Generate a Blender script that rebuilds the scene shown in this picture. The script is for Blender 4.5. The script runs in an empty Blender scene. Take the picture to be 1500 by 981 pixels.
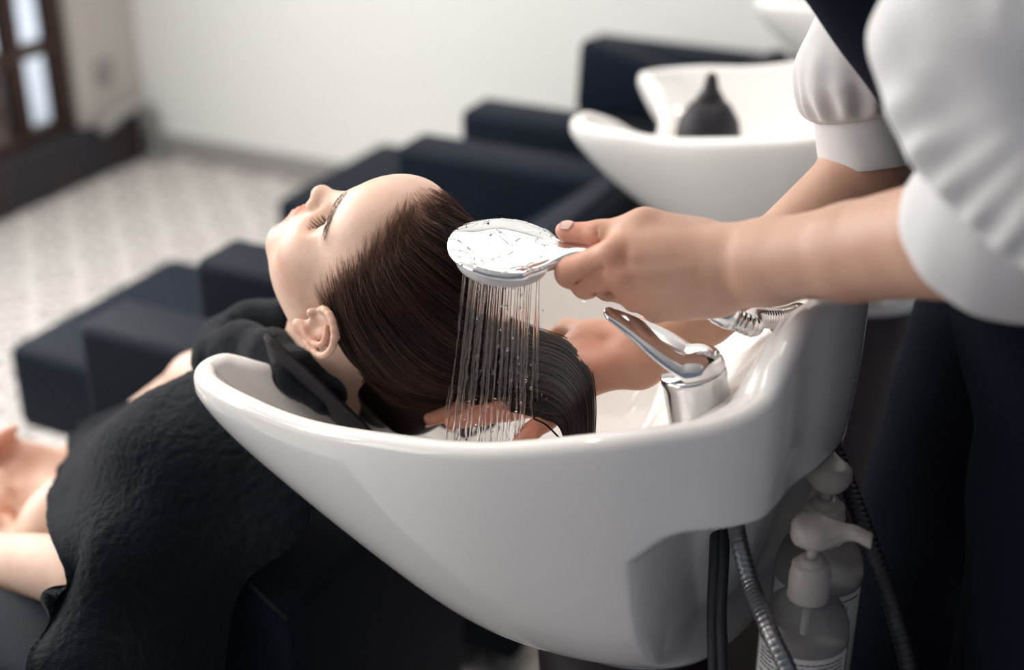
import bpy, bmesh, math, random
import numpy as np
from mathutils import Vector, Matrix
rng = np.random.default_rng(7)
random.seed(7)
scene = bpy.context.scene
COL = scene.collection

# ------------------------------------------------------------------ camera
CAM = np.array([0.939, -1.264, 1.75])
YAW, PITCH, LENS = math.radians(26.4), math.radians(26.0), 50.0
FPX = LENS / 36 * 1500
c_r = np.array([math.cos(YAW), math.sin(YAW), 0.0])
c_h = np.array([-math.sin(YAW), math.cos(YAW), 0.0])
c_f = c_h * math.cos(PITCH) + np.array([0, 0, -math.sin(PITCH)])
c_u = c_h * math.sin(PITCH) + np.array([0, 0, math.cos(PITCH)])

def at(px, py, x=None, y=None, z=None):
    """the room point on the plane x=, y= or z= that the photograph shows at (px, py)"""
    r = c_f + c_r * (px - 750) / FPX - c_u * (py - 490.5) / FPX
    if x is not None: t = (x - CAM[0]) / r[0]
    elif y is not None: t = (y - CAM[1]) / r[1]
    else: t = (z - CAM[2]) / r[2]
    return CAM + r * t

cam = bpy.data.cameras.new('camera')
cam.lens = LENS; cam.sensor_width = 36.0; cam.clip_start = 0.05
camo = bpy.data.objects.new('camera', cam); COL.objects.link(camo)
camo.matrix_world = Matrix(((c_r[0], c_u[0], -c_f[0], CAM[0]), (c_r[1], c_u[1], -c_f[1], CAM[1]),
                            (c_r[2], c_u[2], -c_f[2], CAM[2]), (0, 0, 0, 1)))
cam.dof.use_dof = True
cam.dof.focus_distance = 1.455
cam.dof.aperture_fstop = 1.85
scene.camera = camo
scene.view_settings.view_transform = 'Standard'
scene.view_settings.look = 'None'
scene.view_settings.gamma = 1.0
scene.view_settings.use_curve_mapping = False
scene.view_settings.exposure = 0.03
scene.cycles.use_denoising = True

# ------------------------------------------------------------------ materials
def rgb(h):
    """sRGB hex to linear"""
    v = [int(h[i:i + 2], 16) / 255 for i in (0, 2, 4)]
    return tuple(c / 12.92 if c <= .04045 else ((c + .055) / 1.055) ** 2.4 for c in v)

def mat(name, color, rough=.5, metal=0., spec=.5, coat=0., sheen=0., sss=0., trans=0., ior=1.45,
        noise=None, bump=None, attr=None, aniso=0.):
    """principled material; noise=(scale, second colour, contrast), bump=(scale, strength, detail), attr=colour attribute multiplied in"""
    m = bpy.data.materials.new(name); m.use_nodes = True
    nt = m.node_tree; b = nt.nodes['Principled BSDF']
    L = nt.links.new
    b.inputs['Base Color'].default_value = (*color, 1)
    b.inputs['Roughness'].default_value = rough
    b.inputs['Metallic'].default_value = metal
    b.inputs['Specular IOR Level'].default_value = spec
    b.inputs['Coat Weight'].default_value = coat
    b.inputs['Coat Roughness'].default_value = .05
    b.inputs['Sheen Weight'].default_value = sheen
    b.inputs['IOR'].default_value = ior
    b.inputs['Transmission Weight'].default_value = trans
    if sss:
        b.inputs['Subsurface Weight'].default_value = sss
        b.inputs['Subsurface Radius'].default_value = (1.0, .35, .2)
        b.inputs['Subsurface Scale'].default_value = .006
    tc = nt.nodes.new('ShaderNodeTexCoord')
    col = None
    if noise:
        n = nt.nodes.new('ShaderNodeTexNoise'); n.inputs['Scale'].default_value = noise[0]; n.inputs['Detail'].default_value = 4
        L(tc.outputs['Object'], n.inputs['Vector'])
        r = nt.nodes.new('ShaderNodeMapRange'); r.inputs['From Min'].default_value = .5 - noise[2]; r.inputs['From Max'].default_value = .5 + noise[2]
        L(n.outputs['Fac'], r.inputs['Value'])
        mx = nt.nodes.new('ShaderNodeMix'); mx.data_type = 'RGBA'
        mx.inputs[6].default_value = (*color, 1); mx.inputs[7].default_value = (*noise[1], 1)
        L(r.outputs['Result'], mx.inputs[0]); col = mx.outputs[2]
    if attr:
        a = nt.nodes.new('ShaderNodeAttribute'); a.attribute_name = attr
        mu = nt.nodes.new('ShaderNodeMix'); mu.data_type = 'RGBA'; mu.blend_type = 'MULTIPLY'; mu.inputs[0].default_value = 1
        if col is not None: L(col, mu.inputs[6])
        else: mu.inputs[6].default_value = (*color, 1)
        L(a.outputs['Color'], mu.inputs[7]); col = mu.outputs[2]
    if col is not None: L(col, b.inputs['Base Color'])
    if bump:
        n = nt.nodes.new('ShaderNodeTexNoise'); n.inputs['Scale'].default_value = bump[0]; n.inputs['Detail'].default_value = bump[2]
        L(tc.outputs['Object'], n.inputs['Vector'])
        bp = nt.nodes.new('ShaderNodeBump'); bp.inputs['Strength'].default_value = bump[1]; bp.inputs['Distance'].default_value = .002
        L(n.outputs['Fac'], bp.inputs['Height']); L(bp.outputs['Normal'], b.inputs['Normal'])
    return m

M = {}
M['ceramic'] = mat('white_glazed_ceramic', (.86, .845, .825), rough=.10, coat=.5)
M['chrome'] = mat('chrome', (.80, .80, .81), rough=.045, metal=1)
M['chrome_soft'] = mat('satin_chrome', (.72, .72, .73), rough=.18, metal=1)
M['steel_dark'] = mat('dark_braided_steel', (.06, .062, .07), rough=.38, metal=.75, bump=(900, .5, 2))
M['leather'] = mat('black_leather', (.0035, .0075, .015), rough=.58, spec=.13, noise=(9, (.005, .010, .019), .25), bump=(420, .45, 3))
M['wall'] = mat('white_wall_paint', (.80, .80, .785), rough=.9, spec=.2, bump=(160, .05, 3))
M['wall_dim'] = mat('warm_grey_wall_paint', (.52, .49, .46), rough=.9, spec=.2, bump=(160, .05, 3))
M['nail'] = mat('fingernail', (.70, .46, .40), rough=.3, coat=.2)
M['towel'] = mat('black_terry', (.0035, .006, .0105), rough=.95, spec=.05, sheen=.14, bump=(420, 1.0, 4))
M['cloth_white'] = mat('white_cotton', (.68, .67, .67), rough=.85, spec=.15, bump=(1300, .2, 2), sss=.0)
M['cloth_black'] = mat('navy_black_cotton', (.005, .007, .014), rough=.9, spec=.08, bump=(1100, .3, 2))
M['rubber'] = mat('black_rubber', (.014, .013, .018), rough=.5, spec=.35, bump=(220, .1, 2))
M['wood'] = mat('dark_brown_wood', (.030, .016, .012), rough=.5, noise=(6, (.055, .028, .02), .25))
M['dark_paint'] = mat('charcoal_laminate', (.018, .019, .026), rough=.6, noise=(3, (.035, .016, .018), .2))
M['plastic'] = mat('shaded_pump_plastic', (.42, .38, .35), rough=.35)  # white plastic darkened, the shade around the bottles put into its colour
M['skirting'] = mat('grey_skirting', (.30, .29, .28), rough=.7)

# ------------------------------------------------------------------ object helpers
def tag(o, label=None, cat=None, group=None, kind=None):
    if label: o['label'] = label
    if cat: o['category'] = cat
    if group: o['group'] = group
    if kind: o['kind'] = kind
    return o

def thing(name, label, cat, loc, group=None):
    o = bpy.data.objects.new(name, None); o.empty_display_size = .05
    o.location = loc; COL.objects.link(o)
    return tag(o, label, cat, group)

def mobj(name, verts, faces, m, parent=None, smooth=True, colors=None, kind=None):
    """one mesh object; verts in room coordinates"""
    verts = np.asarray(verts, dtype=np.float32).reshape(-1, 3)
    off = np.zeros(3)
    p = parent
    while p is not None:
        off = off + np.array(p.location); p = p.parent
    me = bpy.data.meshes.new(name)
    me.from_pydata((verts - off).tolist(), [], faces.tolist() if isinstance(faces, np.ndarray) else faces)
    me.materials.append(m)
    if smooth: me.polygons.foreach_set('use_smooth', [True] * len(me.polygons))
    if colors is not None:
        ca = me.color_attributes.new('tint', 'FLOAT_COLOR', 'POINT')
        c4 = np.ones((len(verts), 4), dtype=np.float32); c4[:, :3] = colors
        ca.data.foreach_set('color', c4.ravel())
    me.update()
    o = bpy.data.objects.new(name, me); COL.objects.link(o)
    if parent is not None: o.parent = parent
    if kind: o['kind'] = kind
    return o

class MB:
    """collects pieces into one mesh"""
    def __init__(s): s.v = []; s.f = []; s.c = []
    def add(s, v, f, c=None):
        n = len(s.v); s.v.extend([tuple(map(float, p)) for p in v]); s.f.extend([tuple(int(i) + n for i in q) for q in f])
        s.c.extend([c if c is not None else (1, 1, 1)] * len(v)); return s
    def build(s, name, m, parent=None, smooth=True, colors=False, kind=None):
        return mobj(name, s.v, s.f, m, parent, smooth, np.array(s.c) if colors else None, kind)

def rbox(lo, hi, r=.02, seg=4):
    """box with rounded edges"""
    bm = bmesh.new(); bmesh.ops.create_cube(bm, size=1)
    lo = np.array(lo, float); hi = np.array(hi, float)
    for v in bm.verts: v.co = Vector((lo + hi) / 2 + np.array(v.co) * (hi - lo))
    bmesh.ops.bevel(bm, geom=bm.edges[:], offset=min(r, .49 * float((hi - lo).min())), segments=seg, profile=.5, affect='EDGES')
    bm.verts.ensure_lookup_table()
    v = [tuple(x.co) for x in bm.verts]; f = [tuple(w.index for w in q.verts) for q in bm.faces]
    bm.free(); return v, f

def frames(pts):
    pts = np.asarray(pts, float); n = len(pts)
    t = np.gradient(pts, axis=0); t /= np.linalg.norm(t, axis=1)[:, None] + 1e-12
    a = np.array([0, 0, 1.]) if abs(t[0][2]) < .9 else np.array([1., 0, 0])
    u = np.cross(t[0], a); u /= np.linalg.norm(u); us = [u]
    for i in range(1, n):
        u = us[-1] - t[i] * (us[-1] @ t[i]); u /= np.linalg.norm(u) + 1e-12; us.append(u)
    us = np.array(us); return t, us, np.cross(t, us)

def tube(pts, rad, seg=12, cap=True):
    pts = np.asarray(pts, float); n = len(pts)
    rad = np.full(n, rad, float) if np.isscalar(rad) else np.asarray(rad, float)
    t, u, w = frames(pts)
    a = np.linspace(0, 2 * np.pi, seg, endpoint=False)
    v = (pts[:, None] + rad[:, None, None] * (np.cos(a)[None, :, None] * u[:, None] + np.sin(a)[None, :, None] * w[:, None])).reshape(-1, 3)
    f = [(i * seg + j, i * seg + (j + 1) % seg, (i + 1) * seg + (j + 1) % seg, (i + 1) * seg + j) for i in range(n - 1) for j in range(seg)]
    if cap: f += [tuple(range(seg))[::-1], tuple((n - 1) * seg + j for j in range(seg))]
    return v, f

def lathe(prof, seg=48, loc=(0, 0, 0), axis=None, cap=True):
    """prof: (radius, height) list, bottom to top, turned about z (or about axis) at loc"""
    prof = np.asarray(prof, float); n = len(prof)
    a = np.linspace(0, 2 * np.pi, seg, endpoint=False)
    v = np.stack([prof[:, 0][:, None] * np.cos(a), prof[:, 0][:, None] * np.sin(a), np.repeat(prof[:, 1][:, None], seg, 1)], -1).reshape(-1, 3)
    if axis is not None:
        q = Vector((0, 0, 1)).rotation_difference(Vector(axis)).to_matrix(); v = v @ np.array(q).T
    v = v + np.array(loc)
    f = [(i * seg + j, i * seg + (j + 1) % seg, (i + 1) * seg + (j + 1) % seg, (i + 1) * seg + j) for i in range(n - 1) for j in range(seg)]
    if cap: f += [tuple(range(seg))[::-1], tuple((n - 1) * seg + j for j in range(seg))]
    return v, f

def spline(pts, n=40):
    """Catmull-Rom through pts"""
    p = np.asarray(pts, float); p = np.vstack([2 * p[0] - p[1], p, 2 * p[-1] - p[-2]])
    m = len(p) - 3; ts = np.linspace(0, m - 1e-6, n); out = []
    for t in ts:
        i = int(t); u = t - i; a, b, c, d = p[i:i + 4]
        out.append(.5 * (2 * b + (c - a) * u + (2 * a - 5 * b + 4 * c - d) * u * u + (3 * b - a - 3 * c + d) * u ** 3))
    return np.array(out)

def sstep(a, b, x):
    t = np.clip((x - a) / (b - a), 0, 1); return t * t * (3 - 2 * t)

def copy_tree(o, parent=None):
    c = o.copy(); COL.objects.link(c)
    if parent is not None: c.parent = parent
    for ch in list(o.children): copy_tree(ch, c)
    return c

# ------------------------------------------------------------------ solid modelling: signed distances and surface nets
def smin(a, b, k):
    h = np.clip(.5 + .5 * (b - a) / k, 0, 1); return b + (a - b) * h - k * h * (1 - h)
def smax(a, b, k): return -smin(-a, -b, k)

class Cone:
    """round cone from a (radius ra) to b (radius rb), flattened by sq along direction n"""
    def __init__(s, a, b, ra, rb=None, k=.01, n=None, sq=1.):
        s.a = np.array(a, float); s.b = np.array(b, float); s.ra = ra; s.rb = ra if rb is None else rb; s.k = k
        s.n = None if n is None else np.array(n, float) / np.linalg.norm(n); s.sq = sq
    def __call__(s, P):
        d = s.b - s.a; L2 = d @ d + 1e-12; q = P - s.a
        h = np.clip(q @ d / L2, 0, 1)
        w = q - h[:, None] * d; r = s.ra + (s.rb - s.ra) * h
        if s.n is None: return np.sqrt((w * w).sum(1)) - r
        c = w @ s.n; ww = (w * w).sum(1) - c * c + (c / s.sq) ** 2
        l = np.sqrt(np.maximum(ww, 1e-12)); return (l - r) * min(1, s.sq)
class Ell:
    """ellipsoid: centre, radii, rotation matrix columns = axes"""
    def __init__(s, c, r, R=None, k=.01):
        s.c = np.array(c, float); s.r = np.array(r, float); s.R = np.eye(3) if R is None else np.array(R, float); s.k = k
    def __call__(s, P):
        q = (P - s.c) @ s.R; k0 = np.sqrt(((q / s.r) ** 2).sum(1)); k1 = np.sqrt(((q / s.r ** 2) ** 2).sum(1))
        return k0 * (k0 - 1) / np.maximum(k1, 1e-9)
class Box:
    def __init__(s, c, r, R=None, rad=.01, k=.01):
        s.c = np.array(c, float); s.r = np.array(r, float); s.R = np.eye(3) if R is None else np.array(R, float); s.rad = rad; s.k = k
    def __call__(s, P):
        q = np.abs((P - s.c) @ s.R) - (s.r - s.rad)
        return np.sqrt((np.maximum(q, 0) ** 2).sum(1)) + np.minimum(q.max(1), 0) - s.rad

def union(prims):
    def f(P):
        d = np.full(len(P), 1e3)
        for g in prims:
            v = g(P); k = g.k
            if k < 0: d = smax(d, -v, -k)         # carve
            else: d = smin(d, v, k)
        return d
    return f

def surface(f, lo, hi, h, margin=.0):
    """surface nets of f = 0 on a grid of step h; only blocks near the surface are evaluated"""
    lo = np.array(lo, float); hi = np.array(hi, float); B = 12
    nb = np.ceil((hi - lo) / (h * B)).astype(int); n = nb * B + 1
    g = np.full(n, 1.0, dtype=np.float32)
    bi = np.stack(np.meshgrid(*[np.arange(k) for k in nb], indexing='ij'), -1).reshape(-1, 3)
    cen = lo + (bi + .5) * B * h
    d = f(cen); lim = .5 * B * h * 1.7321 * 1.3 + margin
    for q, v in zip(bi[np.abs(d) >= lim], d[np.abs(d) >= lim]):
        g[q[0] * B:q[0] * B + B + 1, q[1] * B:q[1] * B + B + 1, q[2] * B:q[2] * B + B + 1] = 1. if v > 0 else -1.
    near = bi[np.abs(d) < lim]
    loc = np.stack(np.meshgrid(*[np.arange(B + 1)] * 3, indexing='ij'), -1).reshape(-1, 3)
    for s in range(0, len(near), 60):
        ch = near[s:s + 60]
        P = (lo + (ch[:, None] * B + loc[None]) * h).reshape(-1, 3)
        v = f(P).reshape(len(ch), B + 1, B + 1, B + 1)
        for q, w in zip(ch, v):
            g[q[0] * B:q[0] * B + B + 1, q[1] * B:q[1] * B + B + 1, q[2] * B:q[2] * B + B + 1] = w
    g[[0, -1]] = np.maximum(g[[0, -1]], h); g[:, [0, -1]] = np.maximum(g[:, [0, -1]], h); g[:, :, [0, -1]] = np.maximum(g[:, :, [0, -1]], h)
    ins = g < 0
    c8 = [(i, j, k) for i in (0, 1) for j in (0, 1) for k in (0, 1)]
    cut = lambda a, o: a[o[0]:a.shape[0] - 1 + o[0], o[1]:a.shape[1] - 1 + o[1], o[2]:a.shape[2] - 1 + o[2]]
    cnt = sum(cut(ins, o).astype(np.int8) for o in c8)
    act = (cnt > 0) & (cnt < 8); idx = np.argwhere(act)
    num = np.full(act.shape, -1, dtype=np.int64); num[act] = np.arange(len(idx))
    vals = np.stack([g[idx[:, 0] + o[0], idx[:, 1] + o[1], idx[:, 2] + o[2]] for o in c8], 1)
    S = np.zeros((len(idx), 3)); N = np.zeros(len(idx))
    for a in range(8):
        for b in range(a + 1, 8):
            if sum(abs(c8[a][i] - c8[b][i]) for i in range(3)) != 1: continue
            va, vb = vals[:, a], vals[:, b]; m = (va < 0) != (vb < 0)
            t = np.where(m, va / np.where(m, va - vb, 1), 0)
            p = np.array(c8[a]) + t[:, None] * (np.array(c8[b]) - np.array(c8[a]))
            S += np.where(m[:, None], p, 0); N += m
    V = lo + (idx + S / N[:, None]) * h
    F = []
    for ax in range(3):
        o = [0, 0, 0]; o[ax] = 1
        a = ins[:-1 if o[0] else None, :-1 if o[1] else None, :-1 if o[2] else None]
        b = ins[o[0]:, o[1]:, o[2]:]
        e = np.argwhere(a != b); u, w = (ax + 1) % 3, (ax + 2) % 3
        e = e[(e[:, u] > 0) & (e[:, w] > 0)]
        e = e[(e[:, u] < act.shape[u]) & (e[:, w] < act.shape[w]) & (e[:, ax] < act.shape[ax])]
        def cell(du, dw):
            q = e.copy(); q[:, u] -= du; q[:, w] -= dw; return num[q[:, 0], q[:, 1], q[:, 2]]
        q = np.stack([cell(1, 1), cell(0, 1), cell(0, 0), cell(1, 0)], 1)
        fl = ~a[e[:, 0], e[:, 1], e[:, 2]]
        q[fl] = q[fl][:, ::-1]; F.append(q[(q >= 0).all(1)])
    return V, np.vstack(F)

def relax(V, F, it=1, lam=.5):
    """a little Laplacian smoothing"""
    e = np.vstack([F[:, [0, 1]], F[:, [1, 2]], F[:, [2, 3]], F[:, [3, 0]]])
    for _ in range(it):
        s = np.zeros_like(V); c = np.zeros(len(V))
        np.add.at(s, e[:, 0], V[e[:, 1]]); np.add.at(c, e[:, 0], 1)
        np.add.at(s, e[:, 1], V[e[:, 0]]); np.add.at(c, e[:, 1], 1)
        V = V + lam * (s / np.maximum(c, 1)[:, None] - V)
    return V

def vnoise(P, scale, seed=0):
    """smooth value noise in -1..1"""
    q = P * scale + seed * 17.31; i = np.floor(q).astype(np.int64); u = q - i; u = u * u * (3 - 2 * u)
    def hsh(a):
        n = (a[:, 0] * 73856093) ^ (a[:, 1] * 19349663) ^ (a[:, 2] * 83492791) ^ (seed * 2654435)
        n = (n ^ (n >> 13)) * 1274126177; n &= 0x7fffffff; return (n % 20011) / 10005.5 - 1
    r = 0
    for a in (0, 1):
        for b in (0, 1):
            for c in (0, 1):
                w = (u[:, 0] if a else 1 - u[:, 0]) * (u[:, 1] if b else 1 - u[:, 1]) * (u[:, 2] if c else 1 - u[:, 2])
                r = r + w * hsh(i + np.array([a, b, c]))
    return r
# ------------------------------------------------------------------ the room
WX, WY = -2.60, 2.76          # left wall, back wall
def struct(name, v, f, m, smooth=False):
    return tag(mobj(name, v, f, m, None, smooth), kind='structure')

def floor_material():
    m = bpy.data.materials.new('patterned_cement_tile'); m.use_nodes = True
    nt = m.node_tree; L = nt.links.new; b = nt.nodes['Principled BSDF']
    tc = nt.nodes.new('ShaderNodeTexCoord')
    def math_(op, a, bb=None):
        n = nt.nodes.new('ShaderNodeMath'); n.operation = op
        for i, v in enumerate((a, bb)):
            if v is None: continue
            if isinstance(v, (int, float)): n.inputs[i].default_value = v
            else: L(v, n.inputs[i])
        return n.outputs[0]
    sep = nt.nodes.new('ShaderNodeSeparateXYZ'); L(tc.outputs['Object'], sep.inputs[0])
    T = .20
    cell = lambda s: math_('SUBTRACT', math_('FRACT', math_('ADD', math_('DIVIDE', s, T), 100.0)), .5)
    u, v = cell(sep.outputs[0]), cell(sep.outputs[1])
    au, av = math_('ABSOLUTE', u), math_('ABSOLUTE', v)
    r = math_('SQRT', math_('ADD', math_('MULTIPLY', u, u), math_('MULTIPLY', v, v)))
    ang = math_('ARCTAN2', v, u)
    petal = math_('ADD', .27, math_('MULTIPLY', .13, math_('COSINE', math_('MULTIPLY', ang, 8))))
    star = math_('LESS_THAN', r, petal)
    hole = math_('LESS_THAN', r, .12)
    cu, cv = math_('SUBTRACT', .5, au), math_('SUBTRACT', .5, av)
    rc = math_('SQRT', math_('ADD', math_('MULTIPLY', cu, cu), math_('MULTIPLY', cv, cv)))
    ring = math_('MULTIPLY', math_('GREATER_THAN', rc, .16), math_('LESS_THAN', rc, .24))
    pat = math_('MAXIMUM', math_('SUBTRACT', star, hole), ring)
    grout = math_('GREATER_THAN', math_('MAXIMUM', au, av), .485)
    pat = math_('MAXIMUM', pat, grout)
    mx = nt.nodes.new('ShaderNodeMix'); mx.data_type = 'RGBA'
    mx.inputs[6].default_value = (.66, .635, .61, 1); mx.inputs[7].default_value = (.20, .185, .18, 1)
    L(pat, mx.inputs[0])
    n = nt.nodes.new('ShaderNodeTexNoise'); n.inputs['Scale'].default_value = 3; L(tc.outputs['Object'], n.inputs['Vector'])
    m2 = nt.nodes.new('ShaderNodeMix'); m2.data_type = 'RGBA'; m2.inputs[7].default_value = (.50, .47, .45, 1)
    L(mx.outputs[2], m2.inputs[6]); L(math_('MULTIPLY', n.outputs['Fac'], .5), m2.inputs[0])
    L(m2.outputs[2], b.inputs['Base Color']); b.inputs['Roughness'].default_value = .55
    return m

v, f = rbox((WX - .3, -3.2, -.06), (2.9, WY + .1, 0), .001, 1); struct('floor', v, f, floor_material())
v, f = rbox((WX - .3, WY, 0), (2.9, WY + .12, 2.9), .001, 1); struct('wall_back', v, f, M['wall'])
v, f = rbox((WX - .3, -3.2, 2.9), (2.9, WY + .12, 3.0), .001, 1); struct('ceiling', v, f, M['wall'])
v, f = rbox((WX + .005, WY - .016, 0), (2.9, WY - .001, .09), .003, 2); struct('baseboard_back', v, f, M['skirting'])
# left wall: a pier by the corner, the glazed bay, a low dark plinth under it
PY0 = 2.43                      # where the pier ends and the glazing starts
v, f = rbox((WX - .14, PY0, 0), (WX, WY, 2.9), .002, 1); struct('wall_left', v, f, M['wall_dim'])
v, f = rbox((WX - .16, -3.2, 0), (WX + .03, WY - .06, .19), .01, 2); struct('trim_1', v, f, M['dark_paint'])
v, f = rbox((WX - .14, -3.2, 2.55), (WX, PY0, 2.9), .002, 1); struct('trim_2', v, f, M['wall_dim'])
win = tag(bpy.data.objects.new('window_1', None), kind='structure'); win.location = (WX - .05, 2.0, .4); COL.objects.link(win)
fr = MB()
for yc, w in ((PY0 - .035, .06), (2.19, .055), (1.55, .05), (1.0, .05), (.3, .05), (-.5, .05)):
    fr.add(*rbox((WX - .09, yc - w / 2, .185), (WX - .02, yc + w / 2, 2.55), .006, 2))
for zc in (.21, .50, 2.53):
    fr.add(*rbox((WX - .085, -.52, zc - .022), (WX - .025, PY0 - .01, zc + .022), .006, 2))
fr.build('window_frame', M['wood'], win)
gm = mat('window_glass', (1, 1, 1), rough=0, trans=1, ior=1.45)
v, f = rbox((WX - .058, -.5, .20), (WX - .052, PY0 - .03, 2.53), .001, 1); mobj('glass_pane', v, f, gm, win, False)

# light switch plate on the pier
sw = thing('wall_socket', 'small grey square socket plate on the dim pier beside the window', 'socket', at(150, 103, x=WX + .001), None)
c = at(150, 103, x=WX)
v, f = rbox((WX + .0005, c[1] - .045, c[2] - .045), (WX + .012, c[1] + .045, c[2] + .045), .004, 2); mobj('cover_plate', v, f, M['skirting'], sw)
v, f = rbox((WX + .0121, c[1] - .02, c[2] - .03), (WX + .018, c[1] + .02, c[2] + .03), .003, 2); mobj('rocker', v, f, M['skirting'], sw)

# potted plants outside the glass
leafm = mat('olive_leaves', (.055, .060, .030), rough=.6, noise=(8, (.12, .085, .05), .2))
potm = mat('terracotta_pot', (.16, .075, .05), rough=.8)
def plant(x, y, h, sd, label):
    t = thing('potted_plant', label, 'plant', (x, y, .0), 'plants outside the window')
    v, f = lathe([(.001, .0), (.12, .0), (.15, .28), (.165, .30), (.15, .31), (.13, .27), (.001, .27)], 28, (x, y, 0), cap=False)
    mobj('pot', v, f, potm, t)
    r = np.random.default_rng(sd); st = MB(); lf = MB()
    for k in range(9):
        a = r.uniform(0, 6.28); top = np.array([x + math.cos(a) * r.uniform(.05, .24), y + math.sin(a) * r.uniform(.05, .20), h * r.uniform(.65, 1)])
        pts = spline([(x + .03 * math.cos(a), y + .03 * math.sin(a), .27), ((x + top[0]) / 2, (y + top[1]) / 2, top[2] * .65), top], 10)
        st.add(*tube(pts, np.linspace(.008, .003, 10), 6))
        for j in range(3, 10):
            for q in range(2):
                d = r.normal(size=3); d[2] = abs(d[2]) * .3; d /= np.linalg.norm(d); L_ = r.uniform(.07, .14)
                s = np.cross(d, [0, 0, 1]); s /= np.linalg.norm(s); p0 = pts[j]; nrm = np.cross(s, d)
                w = L_ * .22
                pv = [p0, p0 + d * L_ * .35 + s * w + nrm * .004, p0 + d * L_ * .7 + s * w * .8, p0 + d * L_ - nrm * .012, p0 + d * L_ * .7 - s * w * .8, p0 + d * L_ * .35 - s * w + nrm * .004]
                lf.add(pv, [(0, 1, 2, 3), (0, 3, 4, 5)])
    st.build('stem', M['wood'], t); lf.build('foliage', leafm, t)
plant(WX - .62, 2.50, .80, 3, 'leafy plant in a terracotta pot outside the window, nearer the wall corner')
plant(WX - .45, 1.93, .95, 5, 'leafy plant in a terracotta pot outside the window, at the edge of the photo')
outm = mat('pale_pavement', (.55, .56, .58), rough=.9, noise=(4, (.48, .49, .5), .2))
v, f = rbox((WX - 4.0, -4, -.06), (WX - .31, 6, -.001), .001, 1); struct('trim_3', v, f, outm)
v, f = rbox((WX - 4.2, -4, 0), (WX - 4.0, 6, 3.2), .001, 1); struct('wall_backdrop', v, f, outm)  # added pale backdrop, lit so the window panes look bright

# a bent grey tube loop at the end of the plinth, by the corner
lp = thing('tube_loop', 'bent grey metal tube loop standing at the wall corner beyond the dark plinth', 'rack', (-2.53, 2.70, 0))
v, f = tube(spline([(-2.53, 2.44, .19), (-2.53, 2.50, .205), (-2.53, 2.58, .225), (-2.53, 2.66, .22), (-2.53, 2.712, .18), (-2.53, 2.72, .11), (-2.53, 2.72, .012)], 40), .022, 14)
mobj('tube', v, f, M['skirting'], lp)
v, f = lathe([(.045, 0), (.045, .008), (.03, .014)], 24, (-2.53, 2.70, 0)); mobj('foot_plate', v, f, M['skirting'], lp)
# ------------------------------------------------------------------ daylight, lamps and added fill
w = bpy.data.worlds.new('world'); scene.world = w; w.use_nodes = True
bg = w.node_tree.nodes['Background']; bg.inputs[0].default_value = (.66, .77, 1.0, 1); bg.inputs[1].default_value = .20
def area(name, loc, target, size, power, color):
    l = bpy.data.lights.new(name, 'AREA'); l.shape = 'RECTANGLE'; l.size, l.size_y = size; l.energy = power; l.color = color
    o = bpy.data.objects.new(name, l); COL.objects.link(o); o.location = loc
    o.rotation_euler = (Vector(target) - Vector(loc)).to_track_quat('-Z', 'Y').to_euler()
    return o
area('window_daylight', (-2.5, .2, 1.75), (.3, 0, 1.0), (3.4, 1.5), 104, (1.0, .965, .92))
area('ceiling_panel', (-.6, 1.2, 2.87), (-.6, 1.19, 0), (4.4, 2.9), 54, (1.0, .965, .92))
area('front_left_fill', (-2.1, -2.6, 1.7), (-.1, 0, 1.0), (1.4, 1.6), 22, (1.0, .965, .92))  # added fill lamp for the sides that face the camera
area('backdrop_lamp', (-4.3, 4.2, 3.4), (-6.2, 2.4, .4), (2.0, 2.0), 260, (.86, .92, 1.0))  # added lamp that brightens the backdrop wall behind the panes
for k, (lx, ly) in enumerate(((-.3, -.5), (.9, .6))):
    l = bpy.data.lights.new('ceiling_spot', 'SPOT'); l.energy = 20; l.color = (1, .8, .6); l.spot_size = 1.2; l.shadow_soft_size = .035; l.spot_blend = .5
    o = bpy.data.objects.new('ceiling_spot', l); COL.objects.link(o); o.location = (lx, ly, 2.8)
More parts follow.
